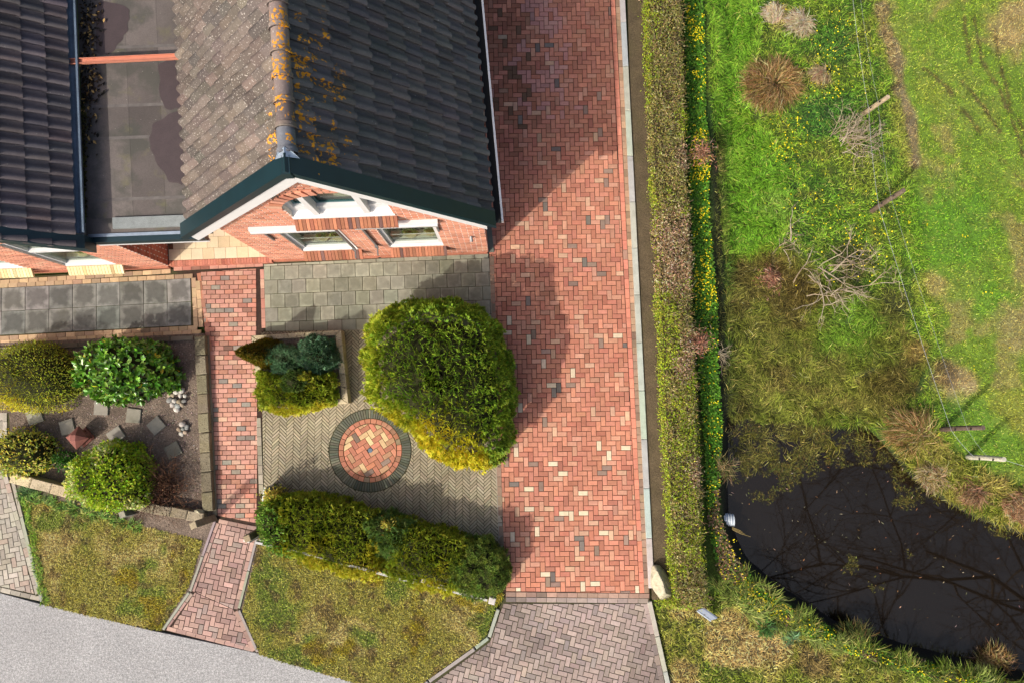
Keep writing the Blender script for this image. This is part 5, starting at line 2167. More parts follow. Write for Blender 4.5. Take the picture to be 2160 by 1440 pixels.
for ol, hh, lb in (([(800, 1088), (835, 1092), (838, 1120), (808, 1118)], 0.98, 'pale yellow variegated sprig at the top of the front hedge'),
                   ([(750, 1178), (800, 1186), (822, 1212), (790, 1218), (744, 1200)], 0.62, 'pale yellow variegated shrub at the fence below the juniper'),
                   ([(556, 1034), (582, 1030), (584, 1056), (558, 1056)], 0.9, 'pale yellow variegated shrub by the white board at the hedge corner')):
    t = Shape(ol, hh, zf=0.7, p=0.6, q=0.7, lump=0.06, seed=25)
    g = thing('variegated_shrub', lb, 'shrub', (t.c[0], t.c[1], 0))
    put('foliage', leaves(t, 520, 0.06, 0.024, [(4, (236, 214, 96)), (2, (206, 190, 70)), (2, (150, 160, 60))], depth=0.3), M['leaf'], g)
F5 = [(940, 1160), (980, 1130), (1030, 1128), (1066, 1160), (1078, 1210), (1066, 1252), (1020, 1262), (968, 1250), (930, 1215)]
t = Shape(F5, 0.88, p=0.5, q=0.6, lump=0.10, lumps=0.2, seed=26)
g = thing('mountain_pine', 'dark green round mountain pine at the driveway end of the hedge', 'shrub', (t.c[0], t.c[1], 0))
t.core('inner_branches', M['core'], g)
put('foliage', tufts(t, 1500, 20, 0.065, 0.010, (84, 116, 40), (160, 182, 78), depth=0.12), M['leaf'], g)

# low fence of concrete posts and boards under the hedge
fence = thing('low_fence', 'low pale concrete post and board fence half hidden under the front hedge', 'fence', P(790, 1195))
FT = 0.62
posts = [(714, 1175), (893, 1224), (1038, 1267), (521, 1136)]


def post(parent, px, py, top, size, colr, name='post', mat='concrete'):
    x, y, _ = P(px, py, top)
    b = MB()
    b.prism(rect(x, y, -0.25, size, size), -0.1, top, A(*colr), 0.012)
    return b.build(name, M[mat], parent)


for (px, py), sz in zip(posts, (0.085, 0.085, 0.13, 0.13)):
    post(fence, px, py, FT, sz, (216, 210, 200))
for a, b_ in (((540, 1142), (706, 1180)), ((722, 1186), (886, 1230)), ((902, 1232), (1028, 1264))):
    p0, p1 = P(*a, 0.5), P(*b_, 0.5)
    an = math.atan2(p1[1] - p0[1], p1[0] - p0[0])
    for z_ in (0.22, 0.42):
        b = MB()
        b.prism(rect((p0[0] + p1[0]) / 2, (p0[1] + p1[1]) / 2, an, np.hypot(*(p1 - p0)[:2]), 0.045), z_, z_ + 0.13, A(206, 204, 200))
        b.build('board', M['concrete'], fence)
p0, p1 = P(548, 1116, 0), P(556, 1034, 0)
b = MB()
b.prism(rect(*(np.array(P(556, 1042, .5)[:2])), 1.45, 0.28, 0.04), 0, 0.5, A(226, 226, 222))
b.build('end_board', M['concrete'], fence)

# ---- the long deciduous hedge along the soil strip
HH = 0.58
hl = [(1352, -60), (1354, 0), (1366, 360), (1377, 560), (1390, 900), (1404, 1100), (1413, 1262)]
hr = [(1438, -60), (1440, 0), (1448, 360), (1460, 600), (1472, 900), (1482, 1100), (1494, 1262)]
HLw = PP(hl, 0.0)
HLt = HLw + np.array([0.03, 0])
HRt = PP(hr, HH)
hedge = thing('clipped_hedge', 'long clipped hedge with brown twiggy top and lime green side along the soil strip', 'hedge', P(1425, 640))
b = MB()
for i in range(len(hl) - 1):
    q = [HLw[i + 1] + [0.06, 0], HRt[i + 1] - [0.06, 0], HRt[i] - [0.06, 0], HLw[i] + [0.06, 0]]
    b.add([(*q[0], 0), (*q[1], 0), (*q[2], 0), (*q[3], 0), (*q[0], HH - .08), (*q[1], HH - .08), (*q[2], HH - .08), (*q[3], HH - .08)], [(4, 5, 6, 7), (0, 1, 5, 4), (1, 2, 6, 5), (2, 3, 7, 6), (3, 0, 4, 7)])
b.build('inner_branches', M['hedge_core'], hedge)


def hedge_pts(n, part):
    tpar = rng.random(n) * (len(hl) - 1)
    yv = np.interp(rng.random(n), [0, 1], [HLw[:, 1].min(), HLw[:, 1].max()])
    o = np.argsort(HLw[:, 1])
    xl = np.interp(yv, HLw[o, 1], HLt[o, 0])
    o2 = np.argsort(HRt[:, 1])
    xr = np.interp(yv, HRt[o2, 1], HRt[o2, 0])
    u = rng.random(n)
    bump_ = (fbm(yv, yv * 0 + 3, 0.5, 4) - 0.5) * 0.12
    if part == 'top':
        x = xl + (xr - xl) * u + bump_
        z = HH + (fbm(x, yv, 0.22, 6, 2) - 0.5) * 0.22 - rng.random(n) ** 2 * 0.12 - 0.10 * sstep(np.abs(u - 0.5), 0.38, 0.5)
        nr = np.stack([(u - .5) * .6, np.zeros(n), np.ones(n)], 1)
    elif part == 'west':
        x = xl + bump_ + rng.normal(0, 0.03, n)
        z = rng.random(n) * HH
        nr = np.stack([-np.ones(n), np.zeros(n), np.full(n, .4)], 1)
    elif part == 'east':
        x = xr + bump_ + rng.normal(0, 0.03, n)
        z = rng.random(n) * HH
        nr = np.stack([np.ones(n), np.zeros(n), np.full(n, .4)], 1)
    else:
        x = xl + (xr - xl) * u
        yv = np.full(n, P(1450, 1262)[1]) + rng.normal(0, 0.03, n)
        z = rng.random(n) * HH
        nr = np.stack([np.zeros(n), -np.ones(n), np.full(n, .4)], 1)
    return np.stack([x, yv, z], 1), unit(nr), u


def hedge_col(p, part, u):
    n = len(p)
    c = mixpal(n, [(5, (186, 176, 98)), (4, (160, 154, 76)), (3, (220, 206, 144)), (3, (150, 162, 62))])
    dead = np.zeros(n)
    for py, px, r in ((330, 1450, 0.35), (500, 1420, 0.65), (560, 1425, 0.65), (735, 1462, 0.4), (775, 1440, 0.3), (1000, 1475, 0.35)):
        q = P(px, py, HH)
        dead = np.maximum(dead, 1 - sstep(np.hypot(p[:, 0] - q[0], (p[:, 1] - q[1]) * 0.7), r * 0.3, r))
    dd = rng.random(n) < dead * 0.85
    c[dd] = mixpal(int(dd.sum()), [(3, (240, 208, 170)), (2, (214, 176, 138)), (2, (172, 136, 100))])
    lime = sstep(fbm(p[:, 1], p[:, 0], 0.6, 55) + 0.04 + (0.22 if part in ('west', 'south') else 0.0) + (0.12 * (0.35 - u) if part == 'top' else 0) + 0.12 * sstep(p[:, 1], -1, -5) - (0.1 * sstep(p[:, 1], 4, 6)), 0.50, 0.66)
    li = (rng.random(n) < lime * 0.85) & ~dd
    c[li] = mixpal(int(li.sum()), [(4, (184, 204, 50)), (3, (156, 178, 46)), (2, (204, 216, 76))])
    return jitcol(c, n, 0.13)


parts = []
for part, n in (('top', 30000), ('west', 9000), ('east', 5000), ('south', 900)):
    p, nr, u = hedge_pts(n, part)
    d = unit(np.cross(nr, rng.normal(0, 1, (n, 3))) + nr * rng.uniform(0.1, 0.9, (n, 1)))
    parts.append(leaf_quads(p, d, nr + rng.normal(0, 0.5, (n, 3)), rng.uniform(0.03, 0.06, n), rng.uniform(0.016, 0.03, n), hedge_col(p, part, u)))
p, nr, u = hedge_pts(7000, 'top')
parts.append(leaf_quads(p + [0, 0, 0.02], unit(rng.normal(0, 1, (7000, 3)) + [0, 0, .5]), rng.normal(0, 1, (7000, 3)), rng.uniform(0.10, 0.22, 7000), 0.008, jitcol(mixpal(7000, [(3, (190, 170, 124)), (2, (140, 116, 84))]), 7000)))
put('foliage', join(*parts), M['leaf'], hedge)

# ---- flower bed shrubs
B1 = [(-40, 775), (-10, 735), (50, 712), (105, 720), (148, 748), (168, 792), (158, 832), (118, 862), (55, 874), (-5, 862), (-40, 825)]
t = Shape(B1, 1.15, p=0.72, q=0.8, lump=0.12, lumps=0.3, seed=31)


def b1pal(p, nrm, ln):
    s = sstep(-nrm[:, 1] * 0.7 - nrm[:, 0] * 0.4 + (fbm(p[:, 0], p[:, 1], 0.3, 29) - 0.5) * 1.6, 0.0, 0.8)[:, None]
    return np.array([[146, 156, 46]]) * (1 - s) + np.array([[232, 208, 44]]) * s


g = thing('golden_shrub', 'feathery golden green shrub at the left edge of the flower bed', 'shrub', (t.c[0], t.c[1], 0))
t.core('inner_branches', M['core'], g)
put('foliage', leaves(t, 9500, 0.055, 0.014, None, oval=False, palfn=lambda p, n, l: b1pal(p, n, l) * np.where(rng.random((len(p), 1)) < 0.4, 1.35, 1.0), tilt=0.9, sp=0.18), M['leaf'], g)
B2 = [(158, 780), (170, 745), (205, 722), (250, 712), (310, 722), (350, 745), (372, 785), (362, 812), (320, 832), (270, 850), (215, 845), (172, 812)]
t = Shape(B2, 1.05, p=0.55, q=0.7, lump=0.13, lumps=0.3, seed=32)
g = thing('laurel_shrub', 'glossy broad leaved dark green laurel shrub in the flower bed', 'shrub', (t.c[0], t.c[1], 0))
t.core('inner_branches', M['core'], g)
p, nrm, th2, ph2, ln = t.sample(520, 0.20)
parts = []
for k in range(6):
    n = len(p)
    d = unit(nrm * 0.7 + unit(rng.normal(0, 1, (n, 3))) * 1.0)
    c_ = mixpal(n, [(5, (108, 162, 48)), (4, (142, 190, 74)), (2, (80, 132, 42)), (0.2, (232, 206, 50))])
    parts.append(oval_leaves(p, d, unit(nrm + rng.normal(0, .25, (n, 3))), rng.uniform(0.11, 0.15, n), rng.uniform(0.05, 0.066, n), jitcol(c_, n, 0.12)))
put('foliage', join(*parts), M['gloss_leaf'], g)
B3 = [(0, 925), (20, 905), (70, 908), (104, 925), (108, 960), (95, 990), (60, 1004), (10, 1000), (-30, 975), (-30, 935)]
t = Shape(B3, 0.75, p=0.6, q=0.75, lump=0.07, seed=33, billow=True, shrink=0.02)
g = thing('variegated_shrub', 'yellow and green variegated shrub at the bed corner by the grey path', 'shrub', (t.c[0], t.c[1], 0))
t.core('inner_branches', M['core'], g)
put('foliage', leaves(t, 1900, 0.075, 0.028, [(4, (224, 222, 84)), (3, (150, 176, 62)), (3, (244, 236, 120)), (1, (246, 206, 60))], depth=0.2), M['leaf'], g)
B4 = [(110, 955), (130, 946), (156, 955), (158, 985), (140, 998), (115, 985)]
t = Shape(B4, 0.4, p=0.6, q=0.7, lump=0.06, seed=34)
g = thing('small_green_shrub', 'small bright green shrub between the two yellowish bed shrubs', 'shrub', (t.c[0], t.c[1], 0))
put('foliage', leaves(t, 700, 0.055, 0.022, [(4, (76, 134, 44)), (3, (56, 104, 34))], depth=0.25), M['leaf'], g)
B5 = [(150, 1020), (152, 975), (190, 955), (235, 928), (268, 935), (300, 960), (314, 985), (312, 1030), (300, 1065), (250, 1080), (190, 1068), (155, 1048)]
t = Shape(B5, 0.95, p=0.55, q=0.7, lump=0.09, lumps=0.3, seed=35, billow=True, shrink=0.03)


def b5pal(p, nrm, ln):
    n = len(p)
    v = sstep(fbm(p[:, 0], p[:, 1], 0.28, 45) + 0.12 * (p[:, 2] / 0.95 - 0.6), 0.46, 0.6)
    pale = rng.random(n) < v * 0.7
    c = mixpal(n, [(4, (184, 214, 50)), (3, (150, 190, 50)), (2, (206, 228, 64))])
    c[pale] = mixpal(int(pale.sum()), [(3, (230, 236, 150)), (2, (214, 224, 116))])
    return c


g = thing('lime_shrub', 'lime green shrub with cream tips at the front of the flower bed', 'shrub', (t.c[0], t.c[1], 0))
t.core('inner_branches', M['core'], g)
put('foliage', leaves(t, 6200, 0.065, 0.036, None, depth=0.10, palfn=b5pal), M['leaf'], g)


def twigs(c, r, h, n, col0, col1, rad=0.012, name='twigs', flat=0.5, fork=3, mat='twig', parent=None, z0=None, bias=None, spread=0.7):
    """a tangle of forked bare branches"""
    b = MB()
    cx, cy = c[0], c[1]
    zz_ = c[2] if z0 is None else z0

    def grow(p, d, ln, rd, lev):
        pts = [Vector(p)]
        dd = Vector(d)
        for _ in range(3):
            dd = (dd + Vector((random.gauss(0, .22), random.gauss(0, .22), random.gauss(0, .14)))).normalized()
            q = pts[-1] + dd * (ln / 3)
            q.z = max(q.z, zz_ + 0.01)
            pts.append(q)
        k = random.random()
        cc = [col0[i] * (1 - k) + col1[i] * k for i in range(3)]
        b.tube(pts, rd, rd * 0.6, 4, cc, cap=False)
        if lev > 0:
            for q in range(random.choice((2, 3))):
                e = (dd + Vector((random.gauss(0, .6), random.gauss(0, .6), random.gauss(0, .35)))).normalized()
                grow(pts[random.choice((2, 3))], e, ln * random.uniform(0.5, 0.75), rd * 0.58, lev - 1)
    for k in range(n):
        if bias is None:
            a = random.uniform(0, 6.283)
            q = (cx + math.cos(a) * r * random.uniform(0, .25), cy + math.sin(a) * r * random.uniform(0, .25), zz_ + 0.02)
        else:
            a = random.gauss(bias, spread)
            o1, o2 = random.gauss(-0.45, 0.30) * r, random.gauss(0, 0.32) * r
            q = (cx + math.cos(bias) * o1 - math.sin(bias) * o2, cy + math.sin(bias) * o1 + math.cos(bias) * o2, zz_ + 0.03)
        grow(q, (math.cos(a), math.sin(a), flat * random.uniform(.3, 1.4)), r * random.uniform(0.5, 0.8), rad, fork)
    return b


c = P(352, 1030)
b = twigs(c, 0.62, 0.5, 40, A(120, 84, 60), A(80, 58, 42), 0.008, flat=0.9)
o = thing('bare_shrub', 'dead brown twiggy shrub at the right end of the flower bed', 'shrub', c)
b.build('branches', M['twig'], o)
n = 3200
ang, rr = rng.uniform(0, 6.28, n), np.abs(rng.normal(0, 0.34, n))
p = np.stack([c[0] + np.cos(ang) * rr, c[1] + np.sin(ang) * rr * 0.8, rng.uniform(0.03, 0.4, n)], 1)
put('dry_leaves', leaf_quads(p, rng.normal(0, 1, (n, 3)), rng.normal(0, 1, (n, 3)), 0.035, 0.02, jitcol(mixpal(n, [(3, (100, 66, 46)), (3, (66, 46, 34)), (1, (140, 100, 72))]), n)), M['litter'], o)

# wood chips and crumbs on the bed
BEDP = PP([(20, 735), (428, 712), (450, 1085), (300, 1095), (40, 1030), (30, 870)])
q = sample_poly(BEDP, 5200)
n = len(q)
p = np.stack([q[:, 0], q[:, 1], np.full(n, 0.016)], 1)
d = np.stack([rng.normal(0, 1, n), rng.normal(0, 1, n), rng.normal(0, .25, n)], 1)
put('bark_chips', leaf_quads(p, d, np.array([[0, 0, 1.0]]) + rng.normal(0, .3, (n, 3)), rng.uniform(0.015, 0.045, n), rng.uniform(0.008, 0.02, n),
                             jitcol(mixpal(n, [(5, (158, 142, 130)), (4, (116, 100, 90)), (2, (186, 170, 154)), (0.5, (224, 210, 190))]), n)), M['litter'], None, kind='stuff')

# ---- stepping stones, cobble heaps, lantern
for (px, py, an, sz, lb) in ((72, 878, 20, 0.30, 'grey stepping stone half under the golden shrub at the bed edge'), (141, 900, 16, 0.30, 'pale square stepping stone left of the red clay lantern'),
                             (213, 859, -1, 0.30, 'square stepping stone just below the laurel shrub'), (281, 876, -5, 0.30, 'thick worn stepping stone with ragged edges near the bed middle'),
                             (329, 897, 40, 0.30, 'stepping stone turned on its corner right of the bed middle'), (243, 917, 36, 0.30, 'stepping stone partly hidden behind the lime green shrub'),
                             (364, 949, 28, 0.30, 'last stepping stone nearest to the bare brown shrub')):
    x, y, _ = P(px, py, 0.05)
    b = MB()
    rc = [(a + random.gauss(0, 0.006), c_ + random.gauss(0, 0.006)) for a, c_ in rect(0, 0, math.radians(an), sz, sz)]
    b.prism(rc, -0.03, 0.05, pick((1, (160, 156, 140), 0.05),), 0.008)
    ob('stepping_stone', b.mesh('stepping_stone', M['grey_paver']), None, (x, y, 0.0), label=lb, cat='stepping stone', group='stepping stones in the flower bed')


def boulder_mesh(name, sx, sy, sz, seed, col, lev=2, rough_=0.18):
    import bmesh
    bm = bmesh.new()
    bmesh.ops.create_icosphere(bm, subdivisions=lev, radius=1)
    r = random.Random(seed)
    offs = [(Vector((r.gauss(0, 1), r.gauss(0, 1), r.gauss(0, 1))).normalized(), r.uniform(0.62, 0.95)) for _ in range(14)]
    for v in bm.verts:
        for nd, dd in offs:
            k = v.co.dot(nd)
            if k > dd:
                v.co -= nd * (k - dd) * 0.85
        v.co *= 1 + r.uniform(-1, 1) * rough_ * 0.2
        v.co = Vector((v.co.x * sx, v.co.y * sy, max(v.co.z, -0.5) * sz))
    me = bpy.data.meshes.new(name)
    bm.to_mesh(me)
    bm.free()
    setcol(me, np.tile(np.array(col), (len(me.vertices), 1)), len(me.vertices))
    me.materials.append(M['stone'])
    return me


for grp, lb, cpx, spots in (('cobbles in the larger heap', 'rounded pale cobble in the larger heap right of the laurel', (373, 836),
                             [(358, 821), (372, 826), (384, 823), (364, 832), (380, 833), (391, 834), (358, 843), (368, 845), (378, 846), (389, 845), (364, 853), (375, 855), (385, 853), (372, 863), (357, 832)]),
                            ('cobbles in the smaller heap', 'rounded pale cobble in the smaller heap beside the last stepping stones', (384, 906),
                             [(385, 894), (378, 905), (387, 903), (394, 900), (383, 914), (391, 911)])):
    for k, (px, py) in enumerate(spots):
        x, y, _ = P(px, py, 0.05)
        s_ = random.uniform(0.045, 0.07)
        me = boulder_mesh('cobble', s_ * random.uniform(1, 1.4), s_, s_ * 0.75, 100 + k, pick((50, (206, 200, 188), 0.06), (25, (178, 160, 136), 0.06), (25, (150, 150, 144), 0.07)), 2, 0.1)
        me.polygons.foreach_set('use_smooth', np.ones(len(me.polygons), bool))
        ob('cobble', me, None, (x, y, 0.045 + 0.03 * random.random()), (0, 0, random.uniform(0, 3)), label=lb, cat='stone', group=grp)

x, y, _ = P(181, 921, 0)
lan = thing('clay_lantern', 'small square terracotta lantern with pitched roof in the flower bed', 'lantern', (x, y, 0.0))
b = MB()
b.prism(rect(x, y, 0.75, 0.30, 0.30), 0.0, 0.05, bevel=0.01)
b.build('base', M['clay'], lan)
b = MB()
for a in range(4):
    an = 0.75 + a * math.pi / 2 + math.pi / 4
    b.prism(rect(x + 0.12 * math.cos(an), y + 0.12 * math.sin(an), 0.75, 0.05, 0.05), 0.05, 0.26)
b.build('pillar', M['clay'], lan)
b = MB()
rr = rect(x, y, 0.75, 0.34, 0.34)
tp = [(x - 0.05, y - 0.06, 0.44), (x + 0.05, y - 0.06, 0.44), (x + 0.05, y + 0.06, 0.44), (x - 0.05, y + 0.06, 0.44)]
b.add([(*q, 0.26) for q in rr] + [(*q, 0.29) for q in rr], [(0, 1, 5, 4), (1, 2, 6, 5), (2, 3, 7, 6), (3, 0, 4, 7)])
b.add([(*q, 0.29) for q in rr] + tp, [(0, 1, 5, 4), (1, 2, 6, 5), (2, 3, 7, 6), (3, 0, 4, 7), (4, 5, 6, 7)])
b.build('lantern_roof', M['clay'], lan)

# ---- block edging of the bed
bw = thing('bed_wall', 'low wall of weathered stone blocks along the path side of the flower bed', 'wall', P(430, 890))


def block_row(parent, p0, p1, L, W, h, colr, mat='limestone', name='stone_block', jit_=0.012, skip=()):
    r, l = row(p0, p1, L, W)
    for i, (cx, cy, a) in enumerate(r):
        if i in skip:
            continue
        b = MB()
        b.prism([(px + random.gauss(0, 0.004), py + random.gauss(0, 0.004)) for px, py in rect(0, 0, a, l - 0.012, W)], -0.05, h + random.uniform(-jit_, jit_), pick((1, colr, 0.06),), 0.018)
        ob(name, b.mesh(name, M[mat]), parent, (cx, cy, 0), None)


block_row(bw, P(421, 708, 0.16), P(438, 1078, 0.16), 0.40, 0.22, 0.16, (140, 130, 106))
r, L = row(P(438, 708), P(455, 1086), 0.42, 0.07)
for cx, cy, a in r:
    b = MB()
    b.prism(rect(0, 0, a, L - 0.006, 0.07), -0.05, 0.03, pick((1, (150, 142, 120), 0.06),), 0.008)
    ob('edge_slab', b.mesh('edge_slab', M['concrete']), bw, (cx, cy, 0))
bf = thing('bed_wall', 'low rough stone block wall along the lawn side of the flower bed', 'wall', P(240, 1050))
block_row(bf, P(22, 1006, 0.26), P(150, 1040, 0.26), 0.40, 0.21, 0.26, (206, 190, 154))
block_row(bf, P(290, 1066, 0.24), P(428, 1092, 0.24), 0.36, 0.20, 0.24, (170, 158, 130))
bb = thing('bed_wall', 'low grey concrete edging between the slab terrace and the flower bed', 'wall', P(220, 730))
block_row(bb, P(-30, 738, 0.06), P(408, 712, 0.06), 0.5, 0.10, 0.06, (112, 104, 88), 'concrete', 'edge_slab')


def standing_post(name, label, base_px, top_px, h, size, colr, ang=0.4):
    b0, t0 = P(*base_px, 0), P(*top_px, h)
    o = thing(name, label, 'post', b0)
    b = MB()
    r0, r1 = rect(b0[0], b0[1], ang, size, size), rect(t0[0], t0[1], ang, size, size)
    r1i = rect(t0[0], t0[1], ang, size * .86, size * .86)
    b.add([(*q, -0.1) for q in r0] + [(*q, h - 0.015) for q in r1], [(0, 1, 5, 4), (1, 2, 6, 5), (2, 3, 7, 6), (3, 0, 4, 7)], A(*colr))
    b.add([(*q, h - 0.015) for q in r1] + [(*q, h) for q in r1i], [(0, 1, 5, 4), (1, 2, 6, 5), (2, 3, 7, 6), (3, 0, 4, 7), (4, 5, 6, 7)], A(min(255, colr[0] + 46), min(255, colr[1] + 40), min(255, colr[2] + 26)))
    b.build('shaft', M['wood'], o)
    return o


standing_post('gate_post', 'square weathered gate post left of the street path, at the bed corner', (450, 1093), (407, 1107), 0.95, 0.135, (140, 130, 112))
standing_post('gate_post', 'square weathered gate post right of the street path, by the front hedge', (549, 1117), (521, 1135), 0.72, 0.13, (120, 108, 92))
standing_post('garden_post', 'short grey post at the lawn side below the lime green shrub', (284, 1078), (257, 1084), 0.5, 0.13, (120, 120, 116))
x, y, _ = P(413, 1083, 0.3)
ob('rubble_stone', boulder_mesh('rubble_stone', 0.13, 0.09, 0.1, 5, A(196, 188, 156)), None, (x, y, 0.16), label='loose rough limestone lump on the wall end beside the gate post', cat='stone')

# ---- boulder at the hedge end, sign panel, drain pipe
x, y, _ = P(1393, 1228, 0.1)
me = boulder_mesh('boulder', 0.225, 0.37, 0.26, 46, A(206, 198, 170), 4, 0.12)
ob('boulder', me, None, (x, y, 0.10), (0, 0, 0.35), label='big pale boulder on the soil at the south end of the hedge', cat='boulder')
x, y, _ = P(1488, 1297, 0.2)
sg = thing('sign_panel', 'small grey blue metal panel on a short stake in the verge grass', 'sign', (x, y, -0.1))
b = MB()
a_ = -0.62
c_, s_ = math.cos(a_), math.sin(a_)
def sp(u, v, z):
    return (x + c_ * u - s_ * v, y + s_ * u + c_ * v, z)
b.hexa([sp(-0.17, -0.02, 0.14), sp(0.17, -0.02, 0.14), sp(0.17, 0.0, 0.14), sp(-0.17, 0.0, 0.14), sp(-0.17, 0.09, 0.33), sp(0.17, 0.09, 0.33), sp(0.17, 0.12, 0.325), sp(-0.17, 0.12, 0.325)])
b.build('panel', M['panel'], sg)
b = MB()
b.hexa([sp(-0.17, -0.045, 0.12), sp(0.17, -0.045, 0.12), sp(0.17, -0.021, 0.12), sp(-0.17, -0.021, 0.12), sp(-0.17, -0.045, 0.165), sp(0.17, -0.045, 0.165), sp(0.17, -0.021, 0.165), sp(-0.17, -0.021, 0.165)])
b.build('rim', M['pipe'], sg)
b = MB()
b.box(x - 0.02, x + 0.02, y - 0.0, y + 0.04, -0.15, 0.2)
b.build('stake', M['steel'], sg)
pz = -0.26
p0, p1 = P(1500, 1091, pz), P(1546, 1096, pz)
dp = thing('drain_pipe', 'ribbed pale grey drain pipe ending over the dark pond', 'pipe', (p1[0], p1[1], pz - 0.13))
b = MB()
V, F = [], []
nr, ns = 18, 20
dx = (p1 - p0)
for i in range(nr):
    r_ = 0.128 + (0.010 if i % 2 else -0.012)
    c_ = p0 + dx * (i / (nr - 1))
    for k in range(ns):
        an = 2 * math.pi * k / ns
        V.append((c_[0], c_[1] + r_ * math.cos(an), c_[2] + r_ * math.sin(an)))
for i in range(nr - 1):
    for k in range(ns):
        F.append((i * ns + k, (i + 1) * ns + k, (i + 1) * ns + (k + 1) % ns, i * ns + (k + 1) % ns))
b.add(V, F)
b.build('ribbed_tube', M['pipe'], dp)
b = MB()
for i in range(3):
    b.tube([tuple(p1 + [-0.05 + .0 * i, -0.13 - 0.02 * i, 0.1]), tuple(p1 + [0.12, -0.2 - .03 * i, 0.08]), tuple(p1 + [0.26 + .05 * i, -0.3 - .02 * i, 0.02])], 0.012, 0.005, 5, A(150, 130, 80))
b.build('dead_branch', M['twig'], None, label='thin dead branch poking over the water below the drain pipe', cat='branch')

# ---- pond water
b = MB()
wp = PP([(1505, 860), (1900, 860), (2320, 1100), (2320, 1490), (1900, 1420), (1500, 1240)], WATER_Z)
b.add([(x, y, WATER_Z) for x, y in wp], [list(range(len(wp)))])
o = b.build('pond_water', M['water'], None, kind='structure')
if o.data.polygons[0].normal.z < 0:
    o.data.flip_normals()

# submerged and floating weed
WEED = [(1600, 950, 70), (1680, 960, 70), (1760, 930, 70), (1560, 985, 40), (1840, 950, 45), (1650, 1000, 45), (1890, 1000, 22), (1905, 1050, 30), (1880, 1030, 20), (1790, 1192, 24), (1795, 1180, 16), (1915, 1170, 12), (1850, 1230, 18), (1610, 1040, 30), (1960, 1040, 30), (2110, 1110, 30), (1720, 900, 60), (1590, 915, 40)]
pts = []
for px, py, r in WEED:
    c_ = P(px, py, WATER_Z)
    n = int(r * r * 2.2)
    a_ = rng.uniform(0, 6.28, n)
    q = rng.random(n) ** 0.7 * r / 98
    pts.append(np.stack([c_[0] + np.cos(a_) * q, c_[1] + np.sin(a_) * q * 0.8], 1))
q = np.concatenate(pts)
keep = fbm(q[:, 0], q[:, 1], 0.28, 91) > 0.47
q = q[keep]
n = len(q)
z = WATER_Z - 0.03 + rng.random(n) * 0.032
p = np.stack([q[:, 0], q[:, 1], z], 1)
put('pond_weed', leaf_quads(p, np.stack([rng.normal(0, 1, n), rng.normal(0, 1, n), rng.normal(0, .05, n)], 1), np.array([[0, 0, 1.]]) + rng.normal(0, .1, (n, 3)), rng.uniform(0.03, 0.09, n), rng.uniform(0.015, 0.035, n),
                            jitcol(mixpal(n, [(4, (98, 94, 40)), (3, (70, 68, 30)), (2, (126, 120, 54))]), n)), M['leaf'], None, kind='stuff')
q = sample_poly(POND, 240)
p = np.stack([q[:, 0], q[:, 1], np.full(len(q), WATER_Z + 0.004)], 1)
n = len(p)
put('floating_debris', leaf_quads(p, np.stack([rng.normal(0, 1, n), rng.normal(0, 1, n), np.zeros(n)], 1), np.tile([[0, 0, 1.]], (n, 1)), rng.uniform(0.02, 0.09, n), rng.uniform(0.004, 0.02, n),
                                  jitcol(mixpal(n, [(2, (190, 170, 140)), (3, (90, 84, 60)), (1, (160, 110, 70))]), n)), M['litter'], None, kind='stuff')

# ------------------------------------------------------------------ grass
def on_ground(q, dz=0.0):
    return np.stack([q[:, 0], q[:, 1], gz(q[:, 0], q[:, 1]) + dz], 1)


def flow(x, y, s, seed):
    return fbm(x, y, s, seed, 2) * 4 * math.pi


def grass(name, poly, n, L, W, lift, seed, fs=0.6, keepfn=None, colmul=1.0, tipmul=1.25, jit=0.5, z=None, colfn=None, strawf=0.14):
    q = sample_poly(poly, n)
    if keepfn is not None:
        q = q[keepfn(q)]
    n = len(q)
    straw = rng.random(n) < strawf
    p = on_ground(q) if z is None else np.stack([q[:, 0], q[:, 1], np.full(n, z)], 1)
    az = flow(q[:, 0], q[:, 1], fs, seed) + rng.normal(0, jit, n)
    base = (colfn or meadow)(q[:, 0], q[:, 1]) * colmul
    k = np.clip(rng.normal(1, 0.30, (n, 1)), 0.4, 1.7)
    base = base.copy()
    base[straw] = base[straw] * 0.45 + np.array([206., 186., 128.]) * 0.55
    base = base * np.array([1.15, 1.10, 0.98]) + np.array([2., 2., 0.])
    c = np.clip(lin(np.clip(base * k, 0, 255)) / KEXP, 0, .9)
    t = np.clip(lin(np.clip(base * k * tipmul + 8, 0, 255)) / KEXP, 0, .9)
    put(name, blades(p, az, L * rng.uniform(0.5, 1.3, n), W * rng.uniform(0.7, 1.3, n), lift * rng.uniform(0.4, 1.4, n), c, t), M['grass'], None, kind='stuff')


